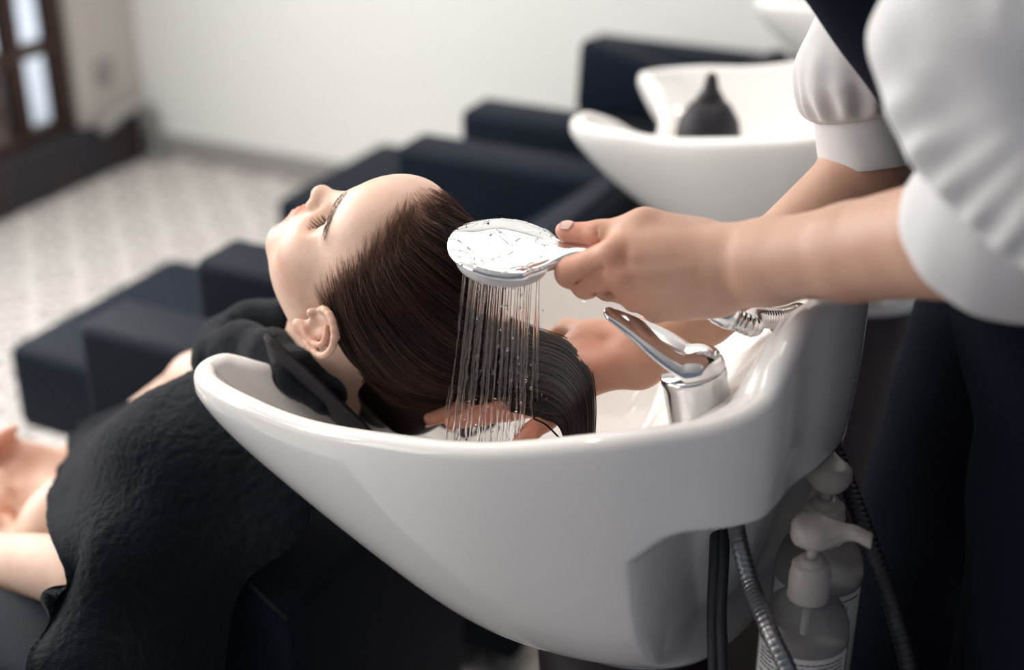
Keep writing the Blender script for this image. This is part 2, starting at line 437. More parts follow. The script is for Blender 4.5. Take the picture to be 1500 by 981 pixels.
# ------------------------------------------------------------------ shampoo basins
RIM = [(.085, 0, .965), (.075, -.06, .985), (.045, -.10, 1.018), (.010, -.125, 1.033), (-.003, -.16, 1.030), (.030, -.195, 1.032),
       (.10, -.225, 1.038), (.19, -.246, 1.043), (.30, -.266, 1.064), (.41, -.268, 1.083), (.53, -.245, 1.112), (.61, -.208, 1.128),
       (.651, -.175, 1.147), (.663, -.142, 1.180), (.669, -.105, 1.203), (.683, -.06, 1.208), (.690, 0, 1.206)]
FOOT = np.array([.465, 0.0])
def make_basin(parent):
    half = np.array(RIM); loop = np.vstack([half, (half[1:-1] * [1, -1, 1])[::-1]])
    m = len(loop); ext = np.vstack([loop[-3:], loop, loop[:4]])
    dense = spline(ext, (len(ext) - 1) * 40 + 1)[3 * 40:3 * 40 + m * 40]
    s = np.r_[0, np.cumsum(np.linalg.norm(np.diff(np.vstack([dense, dense[:1]]), axis=0), axis=1))]
    N = 420; ss = np.linspace(0, s[-1], N, endpoint=False); d2 = np.vstack([dense, dense[:1]])
    r = np.stack([np.interp(ss, s, d2[:, i]) for i in range(3)], 1)
    tang = np.roll(r, -1, 0) - np.roll(r, 1, 0); tang[:, 2] = 0; tang /= np.linalg.norm(tang, axis=1)[:, None]
    nrm = np.stack([tang[:, 1], -tang[:, 0], 0 * tang[:, 0]], 1)          # outward (loop runs clockwise or not: fix below)
    cen = np.array([.36, 0, 0])
    if ((r - cen) * nrm)[:, :2].sum() < 0: nrm = -nrm
    R = .013; rows = []
    x = r[:, 0]; y = r[:, 1]
    back = sstep(.56, .66, x); neck = sstep(.36, -.06, x)
    top = r - nrm * R                                                    # crest line a lip radius inside the outer edge
    # inner surface rows, centre outwards
    zr = r[:, 2]
    inner0 = top - nrm * R * .9; inner0[:, 2] = zr - R * .75
    bc = np.array([.33, 0.0])
    us = np.r_[np.linspace(.02, .8, 22), np.linspace(.83, 1, 14)]
    for u in us:
        q = np.zeros((N, 3)); q[:, :2] = bc + (inner0[:, :2] - bc) * u
        zi = inner0[:, 2]
        zb = .872 + (zi - .872) * (u ** 3.2)
        zd = 1.045 + .050 * sstep(.46, .62, q[:, 0]) + (zi - 1.09) * sstep(.80, 1.0, u) ** 1.5
        wd = sstep(.40, .60, q[:, 0])
        zz = np.where(wd > 0, smax(zb, zb * (1 - wd) + np.maximum(zd, zb * 0 + .9) * wd, .012), zb)
        q[:, 2] = np.minimum(zz, np.maximum(zi, zb)); rows.append(q)
    for a in np.linspace(150, 0, 9):                                      # lip
        a = math.radians(a); q = top + nrm * R * math.cos(a); q[:, 2] = zr - R + R * math.sin(a) + 0; rows.append(q)
    # outer hull
    e_z = 1.15 + .40 * neck + .15 * back; e_r = 1.0 + .60 * neck + .05 * back
    fa = np.arctan2(r[:, 1] - FOOT[1], r[:, 0] - FOOT[0])
    foot = np.stack([FOOT[0] +   .125 * np.cos(fa), FOOT[1] + .105 * np.sin(fa)], 1)
    zf = .762
    drop = .010 + .075 * back
    for ph in np.linspace(0, 90, 110)[1:]:
        p = math.radians(ph); u = math.cos(p) ** e_r; vv = math.sin(p) ** e_z
        q = np.zeros((N, 3)); q[:, :2] = foot + (r[:, :2] - foot) * u[:, None]
        z0 = zr - R - drop; q[:, 2] = z0 + (zf - z0) * vv
        # the pipe recess under the near back corner
        sk = 1.010 + (q[:, 0] - .57) * .13
        mk = sstep(.545, .571, q[:, 0] - .9 * np.maximum(q[:, 2] - .972, 0)) * sstep(0, .022, sk - q[:, 2]) * sstep(.765, .80, q[:, 2]) * sstep(.03, -.03, q[:, 1])
        q[:, 1] += .10 * mk; q[:, 0] -= .02 * mk * back
        rows.append(q)
    for sc_, z in ((.93, .758), (.90, .754), (.90, .748), (.92, .738), (.90, .732), (.5, .732), (.05, .732)):
        q = np.zeros((N, 3)); q[:, :2] = FOOT + (foot - FOOT) * sc_; q[:, 2] = z; rows.append(q)
    V = np.vstack(rows); n = len(rows)
    I = np.arange(n - 1)[:, None] * N; J = np.arange(N)[None]; J2 = (J + 1) % N
    F = np.stack([I + J, I + J2, I + N + J2, I + N + J], -1).reshape(-1, 4)
    F = F.tolist() + [tuple(range(N))[::-1], tuple((n - 1) * N + j for j in range(N))]
    bm_o = mobj('bowl', V, F, M['ceramic'], parent)
    # keep normals outward
    bm = bmesh.new(); bm.from_mesh(bm_o.data); bmesh.ops.recalc_face_normals(bm, faces=bm.faces[:]); bm.to_mesh(bm_o.data); bm.free()
    v, f = lathe([(.001, .8735), (.03, .8735), (.032, .876), (.026, .878), (.012, .876), (.001, .876)], 28, (.33, 0, 0), cap=False)
    mobj('drain', v, f, M['chrome'], parent)
    v, f = lathe([(.10, .30), (.105, .33), (.105, .65), (.11, .732)], 40, (.465, 0, 0))
    mobj('pedestal', v, f, M['dark_paint'], parent)
    v, f = rbox((.24, -.2, 0), (.575, .2, .30), .02); mobj('pedestal_base', v, f, M['dark_paint'], parent)
PITCH_Y = 1.016
basin = thing('shampoo_basin', 'white ceramic shampoo basin holding the reclined client\'s head', 'basin', (.42, 0, 0), 'white shampoo basins')
make_basin(basin)
for k, lab in ((1, 'white ceramic shampoo basin with a black squeeze bottle standing in it'), (2, 'blurred white shampoo basin behind the puffed sleeve, the farthest of the row')):
    b = copy_tree(basin); b.location = (.42, PITCH_Y * k, 0); b['label'] = lab

# ------------------------------------------------------------------ black leather wash chairs
def prism(profile, y0, y1, r=.02):
    """a profile in (x, z) pulled from y0 to y1, with rounded edges"""
    bm = bmesh.new(); n = len(profile)
    a = [bm.verts.new((p[0], y0, p[1])) for p in profile]; b = [bm.verts.new((p[0], y1, p[1])) for p in profile]
    bm.faces.new(a); bm.faces.new(b[::-1])
    for i in range(n): bm.faces.new((a[i], b[i], b[(i + 1) % n], a[(i + 1) % n]))
    bmesh.ops.recalc_face_normals(bm, faces=bm.faces[:])
    bmesh.ops.bevel(bm, geom=bm.edges[:], offset=r, segments=4, profile=.5, affect='EDGES')
    v = [tuple(x.co) for x in bm.verts]; bm.verts.index_update(); f = [tuple(w_.index for w_ in q.verts) for q in bm.faces]; bm.free()
    return v, f
def seam(pts, parent, m=None):
    v, f = tube(pts, .0028, 6); return mobj('seam', v, f, M['rubber'], parent)
def make_chair(name, label, y0, upright, support):
    t = thing(name, label, 'chair', (-.4, y0, 0), 'black leather wash chairs')
    v, f = rbox((-.72, y0 - .285, .10), (-.05, y0 + .285, .40), .03); mobj('seat', v, f, M['leather'], t)
    v, f = rbox((-1.29, y0 - .285, .16), (-.725, y0 + .285, .37), .03); mobj('leg_rest', v, f, M['leather'], t)
    for s in (-1, 1):
        ya, yb = sorted((y0 + s * .29, y0 + s * .42))
        v, f = rbox((-.63, ya, .06), (.02, yb, .75), .022); a = mobj('armrest', v, f, M['leather'], t)
        seam([(-.575, ya + .003, .7275), (.0, ya + .003, .7275)], a)
    if upright:
        v, f = prism([(-.36, .76), (-.06, .76), (-.05, .88), (-.35, .935)], y0 - .36, y0 - .295, .02); mobj('side_wing', v, f, M['leather'], t)
    prof = [(-.62, .405), (-.30, .405), (-.015, .62), (-.015, .80), (-.06, .81)]
    v, f = prism(prof, y0 - .27, y0 + .27, .03); mobj('backrest', v, f, M['leather'], t)
    if support:
        v, f = prism([(-.01, .40), (.14, .40), (.125, .745), (.055, .79), (.008, .68)], y0 - .2, y0 + .2, .014); s_ = mobj('neck_support', v, f, M['leather'], t)
        seam([(.060, y0 - .196, .782), (.09, y0 - .1985, .768), (.122, y0 - .196, .744)], s_)
    v, f = rbox((-.65, y0 - .2, 0), (.0, y0 + .2, .098), .01); mobj('base', v, f, M['dark_paint'], t)
    return t
make_chair('wash_chair', 'black leather wash chair under the reclined client', 0, False, True)
make_chair('wash_chair', 'empty black leather wash chair behind the client\'s face', PITCH_Y, False, False)
make_chair('wash_chair', 'black leather wash chair with upright backrest near the white wall', 2 * PITCH_Y, True, False)
# ------------------------------------------------------------------ skin
def skin_material(name, base, sss=.22):
    m = mat(name, base, rough=.42, spec=.42, sss=sss, noise=(38, tuple(c * k for c, k in zip(base, (.93, .86, .84))), .22), bump=(520, .20, 4), attr='tint')
    return m
M['skin_client'] = skin_material('fair_skin', (.74, .53, .42))
M['skin_stylist'] = skin_material('warm_skin', (.60, .365, .262), .18)
M['hair'] = mat('wet_brown_hair', (.8, .8, .8), rough=.42, spec=.20, attr='tint')

# ------------------------------------------------------------------ the client: head frame (x towards her left ear, y out of the face, z to the crown)
HO = np.array([.1723, -.0509, 1.1209])
HA = np.array([[-.2049, -.4404, .8741], [-.9784, .0682, -.195], [-.0262, .8952, .4449]])
U_, S_, Vt_ = np.linalg.svd(HA); HA = U_ @ Vt_
to_head = lambda P: (P - HO) @ HA
from_head = lambda q: HO + np.atleast_2d(q) @ HA.T

HEAD = [
    Ell((0, -.016, .043), (.083, .113, .100), k=.01),
    Ell((0, .028, -.036), (.067, .066, .092), k=.035),
    Ell((0, .062, .060), (.058, .036, .050), k=.03),
    Ell((.043, .050, -.038), (.030, .031, .032), k=.035),
    Cone((.057, -.014, -.072), (.014, .066, -.110), .016, .018, k=.035),
    Ell((0, .074, -.113), (.023, .0185, .017), k=.022),
    Ell((0, .074, -.082), (.036, .024, .032), k=.016),
    Cone((.010, .088, .024), (.050, .066, .024), .0085, .006, k=.016),
    Ell((.037, .089, -.006), (.021, .016, .0150), k=-.014),          # eye socket
    Ell((.036, .0635, -.006), (.0165, .0150, .0150), k=.006),        # closed lid over the eye
    Cone((.020, .0745, -.0115), (.052, .0625, -.0075), .0012, k=-.0025),   # lid line
    Cone((0, .088, .008), (0, .106, -.030), .0085, .0095, k=.014),
    Ell((0, .1075, -.0345), (.0115, .0105, .0105), k=.008),
    Ell((.0135, .0965, -.0405), (.0075, .0105, .0085), k=.006),
    Cone((0, .104, -.044), (0, .093, -.054), .0052, k=.006),
    Ell((.0072, .1015, -.0475), (.0036, .0062, .0042), k=-.003),     # nostril
    Cone((0, .0975, -.058), (0, .0985, -.067), .0022, k=-.006),      # philtrum
    Cone((.004, .0985, -.0735), (.027, .0835, -.0815), .0062, .0030, k=.005),
    Cone((0, .0965, -.0885), (.024, .0835, -.0835), .0072, .0032, k=.005),
    Cone((0, .1055, -.0805), (.027, .0885, -.0825), .0011, k=-.003), # mouth line
    Ell((0, .097, -.104), (.022, .009, .007), k=-.012),              # under the lip
]
_hx = spline([(.080, -.002, -.012), (.0875, -.003, .006), (.0925, -.012, .0165), (.0970, -.026, .0185), (.1005, -.040, .011), (.1010, -.047, -.004), (.0980, -.046, -.020), (.0930, -.037, -.035), (.0890, -.027, -.046)], 15)
_ah = spline([(.0935, -.020, .004), (.0960, -.030, .000), (.0970, -.036, -.010), (.0950, -.034, -.024), (.0920, -.026, -.034), (.0900, -.018, -.037)], 8)
EAR = [
    Ell((.0825, -.024, -.016), (.0080, .019, .030), k=.010),
    Ell((.0950, -.017, -.019), (.0100, .0085, .0130), k=-.005),
    Ell((.0975, -.022, .008), (.006, .012, .006), k=-.005),
] + [Cone(_hx[i], _hx[i + 1], .0037, k=.0035) for i in range(14)] + [Cone(_ah[i], _ah[i + 1], .0030, k=.0040) for i in range(7)] + [
    Ell((.0865, -.014, -.048), (.0055, .0105, .0115), k=.008),
    Ell((.0855, -.002, -.020), (.0050, .0050, .0065), k=.005),
]
_head_s, _ear_s = union(HEAD), union(EAR)
def head_sdf(P):
    q = to_head(P); q[:, 0] = np.abs(q[:, 0])
    d = _head_s(q)
    near = q[:, 0] > .055
    if near.any():
        e = np.full(len(P), 1.); e[near] = _ear_s(q[near]); d = smin(d, e, .006)
    return d
def skull_sdf(P):
    q = to_head(P); q[:, 0] = np.abs(q[:, 0]); return union(HEAD[:5])(q)

nb = from_head((0, -.045, -.050))[0]; nf = from_head((0, .005, -.105))[0]
SH_N = np.array([-.055, -.165, .86]); SH_F = at(292, 560, y=.17)
CH = np.array([-.11, -.02, .80]); HIP = np.array([-.42, .0, .52])
e_n = at(150, 842, y=-.27); h_n = at(-90, 815, y=-.20)
e_f = at(148, 660, y=.23); wr_f = at(78, 682, y=.16)
hnd = at(28, 668, y=.12)
BODY = [
    Cone(nb, (.062, -.02, .925), .053, .056, k=.03), Cone(nf, (.034, -.02, .945), .026, .030, k=.03),
    Cone(CH, HIP, .150, .155, k=.05, n=(-.66, 0, .75), sq=.62),
    Cone(CH + [.05, -.10, .02], CH + [.05, .12, .02], .06, .06, k=.05),
    Cone(SH_N, CH + [.09, -.06, .07], .056, .055, k=.04), Cone(SH_F, CH + [.11, .06, .09], .040, .048, k=.03),
    Cone(SH_N, e_n, .056, .046, k=.04), Cone(e_n, h_n, .046, .034, k=.02),
    Cone(SH_F, e_f, .041, .036, k=.03), Cone(e_f, wr_f, .036, .025, k=.02),
    Ell(at(100, 765, y=-.09), (.056, .08, .062), k=.008),
    # thighs, shins
    Cone(HIP + [0, -.09, 0], (-1.06, -.10, .48), .080, .062, k=.05), Cone(HIP + [0, .09, 0], (-1.06, .10, .48), .080, .062, k=.05),
]
# far hand, loosely clasped on the lap: palm, four fingers curled, thumb
p_ = lambda x, y, d: at(x, y, y=d)
HANDF = [
    Cone(wr_f, p_(36, 668, .13), .024, .026, k=.015), Cone(p_(60, 676, .15), p_(20, 690, .10), .022, .018, k=.015),
    Cone(p_(30, 662, .13), p_(14, 634, .12), .0105, .0095, k=.006), Cone(p_(14, 634, .12), p_(22, 626, .10), .0092, .008, k=.004),
    Cone(p_(24, 668, .12), p_(-2, 642, .11), .0105, .0095, k=.006), Cone(p_(-2, 642, .11), p_(8, 630, .09), .0092, .008, k=.004),
    Cone(p_(20, 678, .11), p_(-12, 664, .10), .0105, .0095, k=.006), Cone(p_(-12, 664, .10), p_(-6, 645, .085), .0092, .008, k=.004),
    Cone(p_(20, 690, .10), p_(-10, 686, .09), .0100, .0085, k=.006), Cone(p_(-10, 686, .09), p_(-10, 668, .08), .0085, .0075, k=.004),
    Cone(p_(44, 690, .12), p_(14, 708, .08), .012, .010, k=.008), Cone(p_(14, 708, .08), p_(2, 690, .075), .010, .008, k=.005),
]
# the other hand under it
HANDN = [
    Cone(h_n, p_(-60, 770, -.10), .032, .028, k=.02), Cone(p_(-60, 770, -.10), p_(-8, 730, 0), .026, .020, k=.02),
    Cone(p_(-20, 735, -.02), p_(12, 745, .02), .014, .0105, k=.008), Cone(p_(12, 745, .02), p_(14, 720, .05), .010, .009, k=.005),
    Cone(p_(-22, 720, .0), p_(10, 716, .04), .013, .0105, k=.008), Cone(p_(10, 716, .04), p_(8, 700, .06), .010, .009, k=.005),
    Cone(p_(-24, 708, .01), p_(2, 698, .05), .012, .010, k=.008), Cone(p_(-26, 750, -.05), p_(6, 768, -.03), .0115, .009, k=.008),
]
_body_s, _hand_s = union(BODY), union(HANDF + HANDN)
def client_sdf(P):
    d = _body_s(P)
    nh = ((P - HO) ** 2).sum(1) < .25 ** 2
    if nh.any(): d[nh] = smin(d[nh], head_sdf(P[nh]), .022)
    ns = P[:, 0] < -.45
    if ns.any(): d[ns] = smin(d[ns], _hand_s(P[ns]), .008)
    return d

client = thing('person', 'reclined woman with closed eyes and wet brown hair, head in the basin', 'person', (-.3, 0, .40))
HLINE = np.array([[-.140, -.010], [-.085, -.022], [-.055, -.034], [-.030, -.012], [-.010, .016], [.020, .030], [.050, .036], [.078, .044], [.100, .056], [.112, .070], [.125, .078], [.20, .078]])   # z, y of the hairline
def skin_tint(V, N_=None):
    q = to_head(V); ax = np.abs(q[:, 0]); c = np.ones((len(V), 3))
    def blend(w, col):
        nonlocal c
        w = np.clip(w, 0, 1)[:, None]; c = c * (1 - w) + c * np.array(col) * w
    g = lambda cen, r: np.exp(-(((np.stack([ax, q[:, 1], q[:, 2]], 1) - cen) / r) ** 2).sum(1))
    blend(.85 * g(np.array([.055, .050, -.050]), np.array([.030, .035, .026])), (1.0, .80, .74))          # cheek
    blend(.6 * g(np.array([0, .112, -.040]), np.array([.018, .015, .018])), (1.0, .80, .74))              # nose
    ez = sstep(.084, .090, ax) * np.exp(-(((q[:, 1] + .022) / .03) ** 2 + ((q[:, 2] + .016) / .042) ** 2))
    blend(.6 * ez, (1.0, .72, .62))
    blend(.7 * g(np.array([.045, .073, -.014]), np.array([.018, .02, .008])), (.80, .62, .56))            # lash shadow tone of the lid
    zl = -.0815 + .002 * 0; t = np.clip(ax / .029, 0, 1)
    upper = (q[:, 2] > zl) & (q[:, 2] < -.0660 - .0135 * t ** 1.4 + .002 * np.exp(-(ax / .006) ** 2) * -1)
    lower = (q[:, 2] <= zl) & (q[:, 2] > -.0965 + .0125 * t ** 1.6)
    lip = ((upper | lower) & (ax < .0285) & (q[:, 1] > .074)).astype(float)
    blend(lip, (.98, .60, .56))
    bp = spline([(.012, .094, .0215), (.028, .0885, .0275), (.044, .078, .0285), (.058, .066, .022)], 24); q3 = np.stack([ax, q[:, 1], q[:, 2]], 1)
    nb3 = np.where(((q3 - [.035, .08, .025]) ** 2).sum(1) < .05 ** 2)[0]; wb = np.zeros(len(V))
    dm = np.sqrt(((q3[nb3, None] - bp[None]) ** 2).sum(2).min(1)); wb[nb3] = np.exp(-(dm / .0042) ** 2)
    blend(.55 * wb, (.56, .44, .38))
    hs = np.interp(q[:, 2], HLINE[:, 0], HLINE[:, 1]) - q[:, 1]
    blend(.80 * sstep(-.016, .018, hs + .006 * vnoise(V, 60, 2)) * (q[:, 2] > -.03) * (ax < .084), (.50, .36, .30))
    return c
V1, F1 = surface(client_sdf, HO - [.19, .16, .20], HO + [.21, .16, .17], .0019)
V2, F2 = surface(client_sdf, (-1.3, -.45, .28), (-.02, .42, 1.06), .006)
V1 = relax(V1, F1, 1, .4); V2 = relax(V2, F2, 2, .5)
VB = np.vstack([V1, V2]); FB = np.vstack([F1, F2 + len(V1)])
# hands coloured a little redder
c = skin_tint(VB); hd = np.exp(-(((VB - hnd) / .12) ** 2).sum(1)); c *= 1 - hd[:, None] * np.array([.04, .14, .15])
mobj('body', VB, FB, M['skin_client'], client, colors=c)
# ------------------------------------------------------------------ brows, lashes
def grad(f, P, e=.0008):
    g = np.stack([f(P + np.eye(3)[i] * e) - f(P - np.eye(3)[i] * e) for i in range(3)], 1)
    return g / (np.linalg.norm(g, axis=1)[:, None] + 1e-9)
def onto(f, P, off=0., it=3):
    for _ in range(it): P = P - (f(P) - off)[:, None] * grad(f, P) * .9
    return P
M['lash'] = mat('dark_lash', (.012, .008, .007), rough=.6)
M['brow'] = mat('brown_brow_hair', (.13, .075, .052), rough=.6)
for side, nm in ((1, 'near'), (-1, 'far')):
    mb = MB(); r = np.random.default_rng(11)
    cl = spline([(.012, .094, .0215), (.028, .0885, .0275), (.044, .078, .0285), (.058, .066, .022)], 60)
    n = 210
    t = r.uniform(0, 1, n); base = np.stack([np.interp(t, np.linspace(0, 1, 60), cl[:, i]) for i in range(3)], 1)
    w = .0078 * (1 - .60 * t) * np.minimum(1, .5 + t * 6); base[:, 2] += r.uniform(-1, 1, n) * w
    base[:, 0] *= side
    P0 = onto(head_sdf, from_head(base), .0003)
    d = np.stack([side * (.55 + .4 * t), -.25 * t, .75 - 1.0 * t], 1) + r.normal(size=(n, 3)) * .12
    d = d / np.linalg.norm(d, axis=1)[:, None] @ HA.T
    P1 = onto(head_sdf, P0 + d * .0045, .0010); P2 = onto(head_sdf, P0 + d * .0085, .0012)
    for k in range(n): mb.add(*tube([P0[k], P1[k], P2[k]], [.00020, .00018, .00008], 4, False))
    mb.build('eyebrow', M['brow'], client)
    mb = MB()
    n = 30
    t = np.linspace(0, 1, n); lid = np.stack([side * (.020 + .034 * t), .0800 - .0165 * t ** 1.6, -.0120 - .0035 * np.sin(np.pi * t) + .004 * t], 1)
    P0 = onto(head_sdf, from_head(lid), .0003)
    mb.add(*tube(P0, .00065, 6))
    for k in range(n):
        dz = np.array([side * (-.15 + .75 * t[k]) + r.normal() * .10, .62 + r.normal() * .08, -.72]); dz /= np.linalg.norm(dz)
        L_ = .0142 * (.65 + .35 * math.sin(math.pi * min(1, t[k] * 1.1))) * r.uniform(.8, 1.1)
        up = np.array([0, .7, .5])
        q0 = lid[k]; pts = [from_head(q0 + dz * L_ * s + up * L_ * .35 * s * s)[0] for s in (0, .35, .7, 1)]
        pts[0] = P0[k]
        mb.add(*tube(pts, [.00042, .00036, .00026, .0001], 4, False))
    mb.build('eyelashes', M['lash'], client)

# ------------------------------------------------------------------ hair: a wet mass over the scalp gathered down to the stylist's hand, and combed strands on it
def hair_side(q):
    """positive behind the hairline"""
    ax = np.abs(q[:, 0])
    yb = np.interp(q[:, 2], HLINE[:, 0], HLINE[:, 1])
    mid = np.exp(-(ax / .035) ** 2) * sstep(.05, .10, q[:, 2]) * .0
    return yb + mid - q[:, 1]
_skull_s = union(HEAD[:5])
def skull(P):
    q = to_head(P); q[:, 0] = np.abs(q[:, 0]); return _skull_s(q)
HM = [Cone(at(600, 450, y=.0), at(672, 515, y=-.005), .085, .060, k=.05, n=(0, -.35, .94), sq=.75),
      Cone(at(508, 534, y=-.050), at(600, 590, y=-.045), .012, .036, k=.03),
      Cone(at(640, 545, y=-.01), at(560, 575, y=-.005), .048, .042, k=.04)]
_hm = union(HM)
def hair_sdf(P):
    q = to_head(P); hs = hair_side(q)
    a = smax(skull(P) - .0042 * sstep(.014, .06, hs) - .0003, .014 - hs, .003)
    return smin(a, _hm(P), .03)
def flow_sdf(P): return smin(skull(P), hair_sdf(P), .004)
Vh, Fh = surface(hair_sdf, HO - [.12, .14, .22], HO + [.34, .15, .16], .0032)
Vh = relax(Vh, Fh, 2, .5)
def hair_tint(V):
    hs = hair_side(to_head(V)); n = vnoise(V, 60, 3)
    w = sstep(.060, .014, hs)[:, None]
    return (np.array([.020, .0105, .009]) * (1 - w) + np.array([.30, .155, .105]) * w) * (1 + .25 * n[:, None])
def build_strands(n_):
    r = np.random.default_rng(5); roots = []
    while len(roots) < n_:
        d = r.normal(size=(4000, 3)); d /= np.linalg.norm(d, axis=1)[:, None]
        P = HO + (np.array([0, -.016, .043]) @ HA.T) + d * .14
        P = onto(skull, P, .0006, 5); q = to_head(P); hs = hair_side(q)
        keep = (hs > -.004 + .003 * vnoise(P, 90, 8)) & (q[:, 2] > -.10) & (r.random(len(P)) < np.where(hs < .018, .55, np.where(hs < .05, .75, .26))) & (q[:, 0] > -.078)
        roots += list(P[keep])
    return np.array(roots[:n_])
nS = 3800
R0 = build_strands(nS)
r = np.random.default_rng(9)
hs0 = hair_side(to_head(R0))
paths = [R0]; P = R0.copy(); NS = 34
back = np.array([0, -1.0, .30]) @ HA.T
zz = np.clip(.5 + .5 * to_head(R0)[:, 2] / .13 + r.normal(size=nS) * .12, 0, 1)[:, None]       # crown hair ends high, nape hair low
TG = at(735, 452, y=.02) * zz + at(640, 585, y=-.035) * (1 - zz)
seg_off = .0008 + .0026 * np.abs(np.sin(np.arange(nS) * 1.7))
for k in range(NS):
    to = TG - P; dist = np.linalg.norm(to, axis=1); q = to_head(P)
    g = grad(flow_sdf, P, .0015)
    lat = np.stack([np.sign(q[:, 0]) * sstep(.005, .05, np.abs(q[:, 0])), 0 * dist, 0 * dist], 1) @ HA.T
    early = max(0, 1 - k / 5)
    d = to / (dist[:, None] + 1e-6) * .9 + back * np.clip(dist - .12, 0, .2)[:, None] * 4.0 * (1 - .5 * early) + lat * .75 * early + np.array([0, 0, -.12])
    d = d - g * (d * g).sum(1)[:, None]; d /= np.linalg.norm(d, axis=1)[:, None] + 1e-9
    st = np.minimum(.0115 * (.45 if k < 4 else 1), np.maximum((dist - .01) * .5, .00005)); P = P + d * st[:, None]
    off = seg_off * min(1, (k + 1) / 8) + .0003
    P = P - (flow_sdf(P) - off)[:, None] * grad(flow_sdf, P, .0015)
    paths.append(P.copy())
paths = np.stack(paths, 1)
ncl = 230; ci = r.choice(nS, ncl, False)
near = np.concatenate([((R0[i:i + 500, None] - R0[ci][None]) ** 2).sum(2).argmin(1) for i in range(0, nS, 500)])
wcl = (np.minimum(np.linspace(0, 1.8, NS + 1), 1) ** 1.2 * .66)[None, :, None]
paths = paths * (1 - wcl) + paths[ci][near] * wcl
mb = MB(); tone = r.uniform(0, 1, nS); ctone = r.uniform(0, 1, ncl)[near]
for k in range(nS):
    thin = .60 if hs0[k] < .014 else 1.
    rad = np.interp(np.arange(NS + 1), [0, 5, NS * .7, NS], [.00014, .00048, .0007, .0004]) * thin
    col = np.array([.056, .027, .020]) * (.14 + 1.5 * (.45 * tone[k] + .55 * ctone[k]) ** 2.4) + (np.array([.05, .025, .018]) if thin < 1 else 0)
    mb.add(*tube(paths[k], rad, 4, False), c=tuple(col))
# the wet sheet of hair carried over the stylist's palm, hanging down past it
TOPL = [(708, 430, .045), (742, 462, .03), (792, 484, .012), (834, 502, -.004), (862, 540, -.040), (870, 590, -.068), (868, 655, -.085)]
BOTL = [(600, 590, -.030), (665, 588, -.050), (735, 598, -.072), (790, 610, -.088), (815, 618, -.096), (826, 636, -.100), (830, 665, -.102)]
Tc = spline([at(x, y, y=d) for x, y, d in TOPL], 60); Bc = spline([at(x, y, y=d) for x, y, d in BOTL], 60)
vw = (CAM - Tc.mean(0)); vw /= np.linalg.norm(vw)
def sheet(s, lift):
    """a curve along the sheet, s from 0 (lower edge) to 1 (upper edge)"""
    c_ = Bc * (1 - s) + Tc * s
    return c_ + vw * (.020 * (1 - (2 * s - 1) ** 2) ** .5 + lift)
secs = []
ks = np.linspace(0, 1, 26)
front = np.stack([sheet(s, 0) for s in ks], 1); rear = np.stack([sheet(s, 0) - vw * (.012 + .036 * (1 - (2 * s - 1) ** 2) ** .5) * np.linspace(1, .45, 60)[:, None] for s in ks[::-1]], 1)
ringV = np.concatenate([front, rear], 1); nr_ = ringV.shape[1]
hvS = ringV.reshape(-1, 3); hfS = [(i * nr_ + j, i * nr_ + (j + 1) % nr_, (i + 1) * nr_ + (j + 1) % nr_, (i + 1) * nr_ + j) for i in range(59) for j in range(nr_)] + [tuple(range(nr_))[::-1], tuple(59 * nr_ + j for j in range(nr_))]
for k in range(900):
    s = r.uniform(.0, 1.0); i0 = int(r.uniform(0, 16)); cu = sheet(s, .0004 + .0016 * abs(math.sin(k * 1.3)))[i0:]
    dr = r.normal() * .0035; cu = cu + (Tc - Bc)[i0:] / .12 * dr * np.linspace(0, 1, len(cu))[:, None]
    cu = cu[::2]; col = np.array([.030, .017, .015]) * (.2 + 1.6 * r.random() ** 2.5)
    mb.add(*tube(cu, np.interp(np.arange(len(cu)), [0, 4, len(cu) - 1], [.0003, .0008, .0006]), 4, False), c=tuple(col))
# a thin lock looped over the little finger
mb.add(*tube(spline([at(832, 612, y=-.10), at(800, 606, y=-.108), at(782, 612, y=-.112), at(800, 622, y=-.114), at(826, 648, y=-.108)], 24), .0011, 5), c=(.01, .006, .006))
# baby hairs feathering the hairline
nb_ = 0
while nb_ < 650:
    d = r.normal(size=(400, 3)); d /= np.linalg.norm(d, axis=1)[:, None]
    Pb = onto(skull, HO + (np.array([0, -.016, .043]) @ HA.T) + d * .14, .0005, 5); hb = hair_side(to_head(Pb)); qb = to_head(Pb)
    Pb = Pb[(hb > -.013) & (hb < .012) & (qb[:, 2] > -.02) & (qb[:, 0] > -.07) & (r.random(len(Pb)) < sstep(-.016, .012, hb) + .1)]
    if not len(Pb): continue
    tr_ = [Pb]; Q = Pb.copy(); lw = r.uniform(.3, 1.3, (len(Q), 1))
    for k in range(7):
        q = to_head(Q); g = grad(skull, Q, .0015)
        d = back * .75 + (np.stack([np.sign(q[:, 0]) * sstep(.0, .03, np.abs(q[:, 0])), 0 * q[:, 0], -.25 + 0 * q[:, 0]], 1) @ HA.T) * lw
        d = d - g * (d * g).sum(1)[:, None]; d /= np.linalg.norm(d, axis=1)[:, None]
        Q = onto(skull, Q + d * .0038, .0007 + .0002 * k, 2); tr_.append(Q)
    tr_ = np.stack(tr_, 1)
    for k in range(len(tr_)):
        mb.add(*tube(tr_[k], np.linspace(.00020, .00008, 8)[::-1] if False else np.linspace(.00009, .00024, 8), 4, False), c=(.13, .068, .048))
    nb_ += len(tr_)
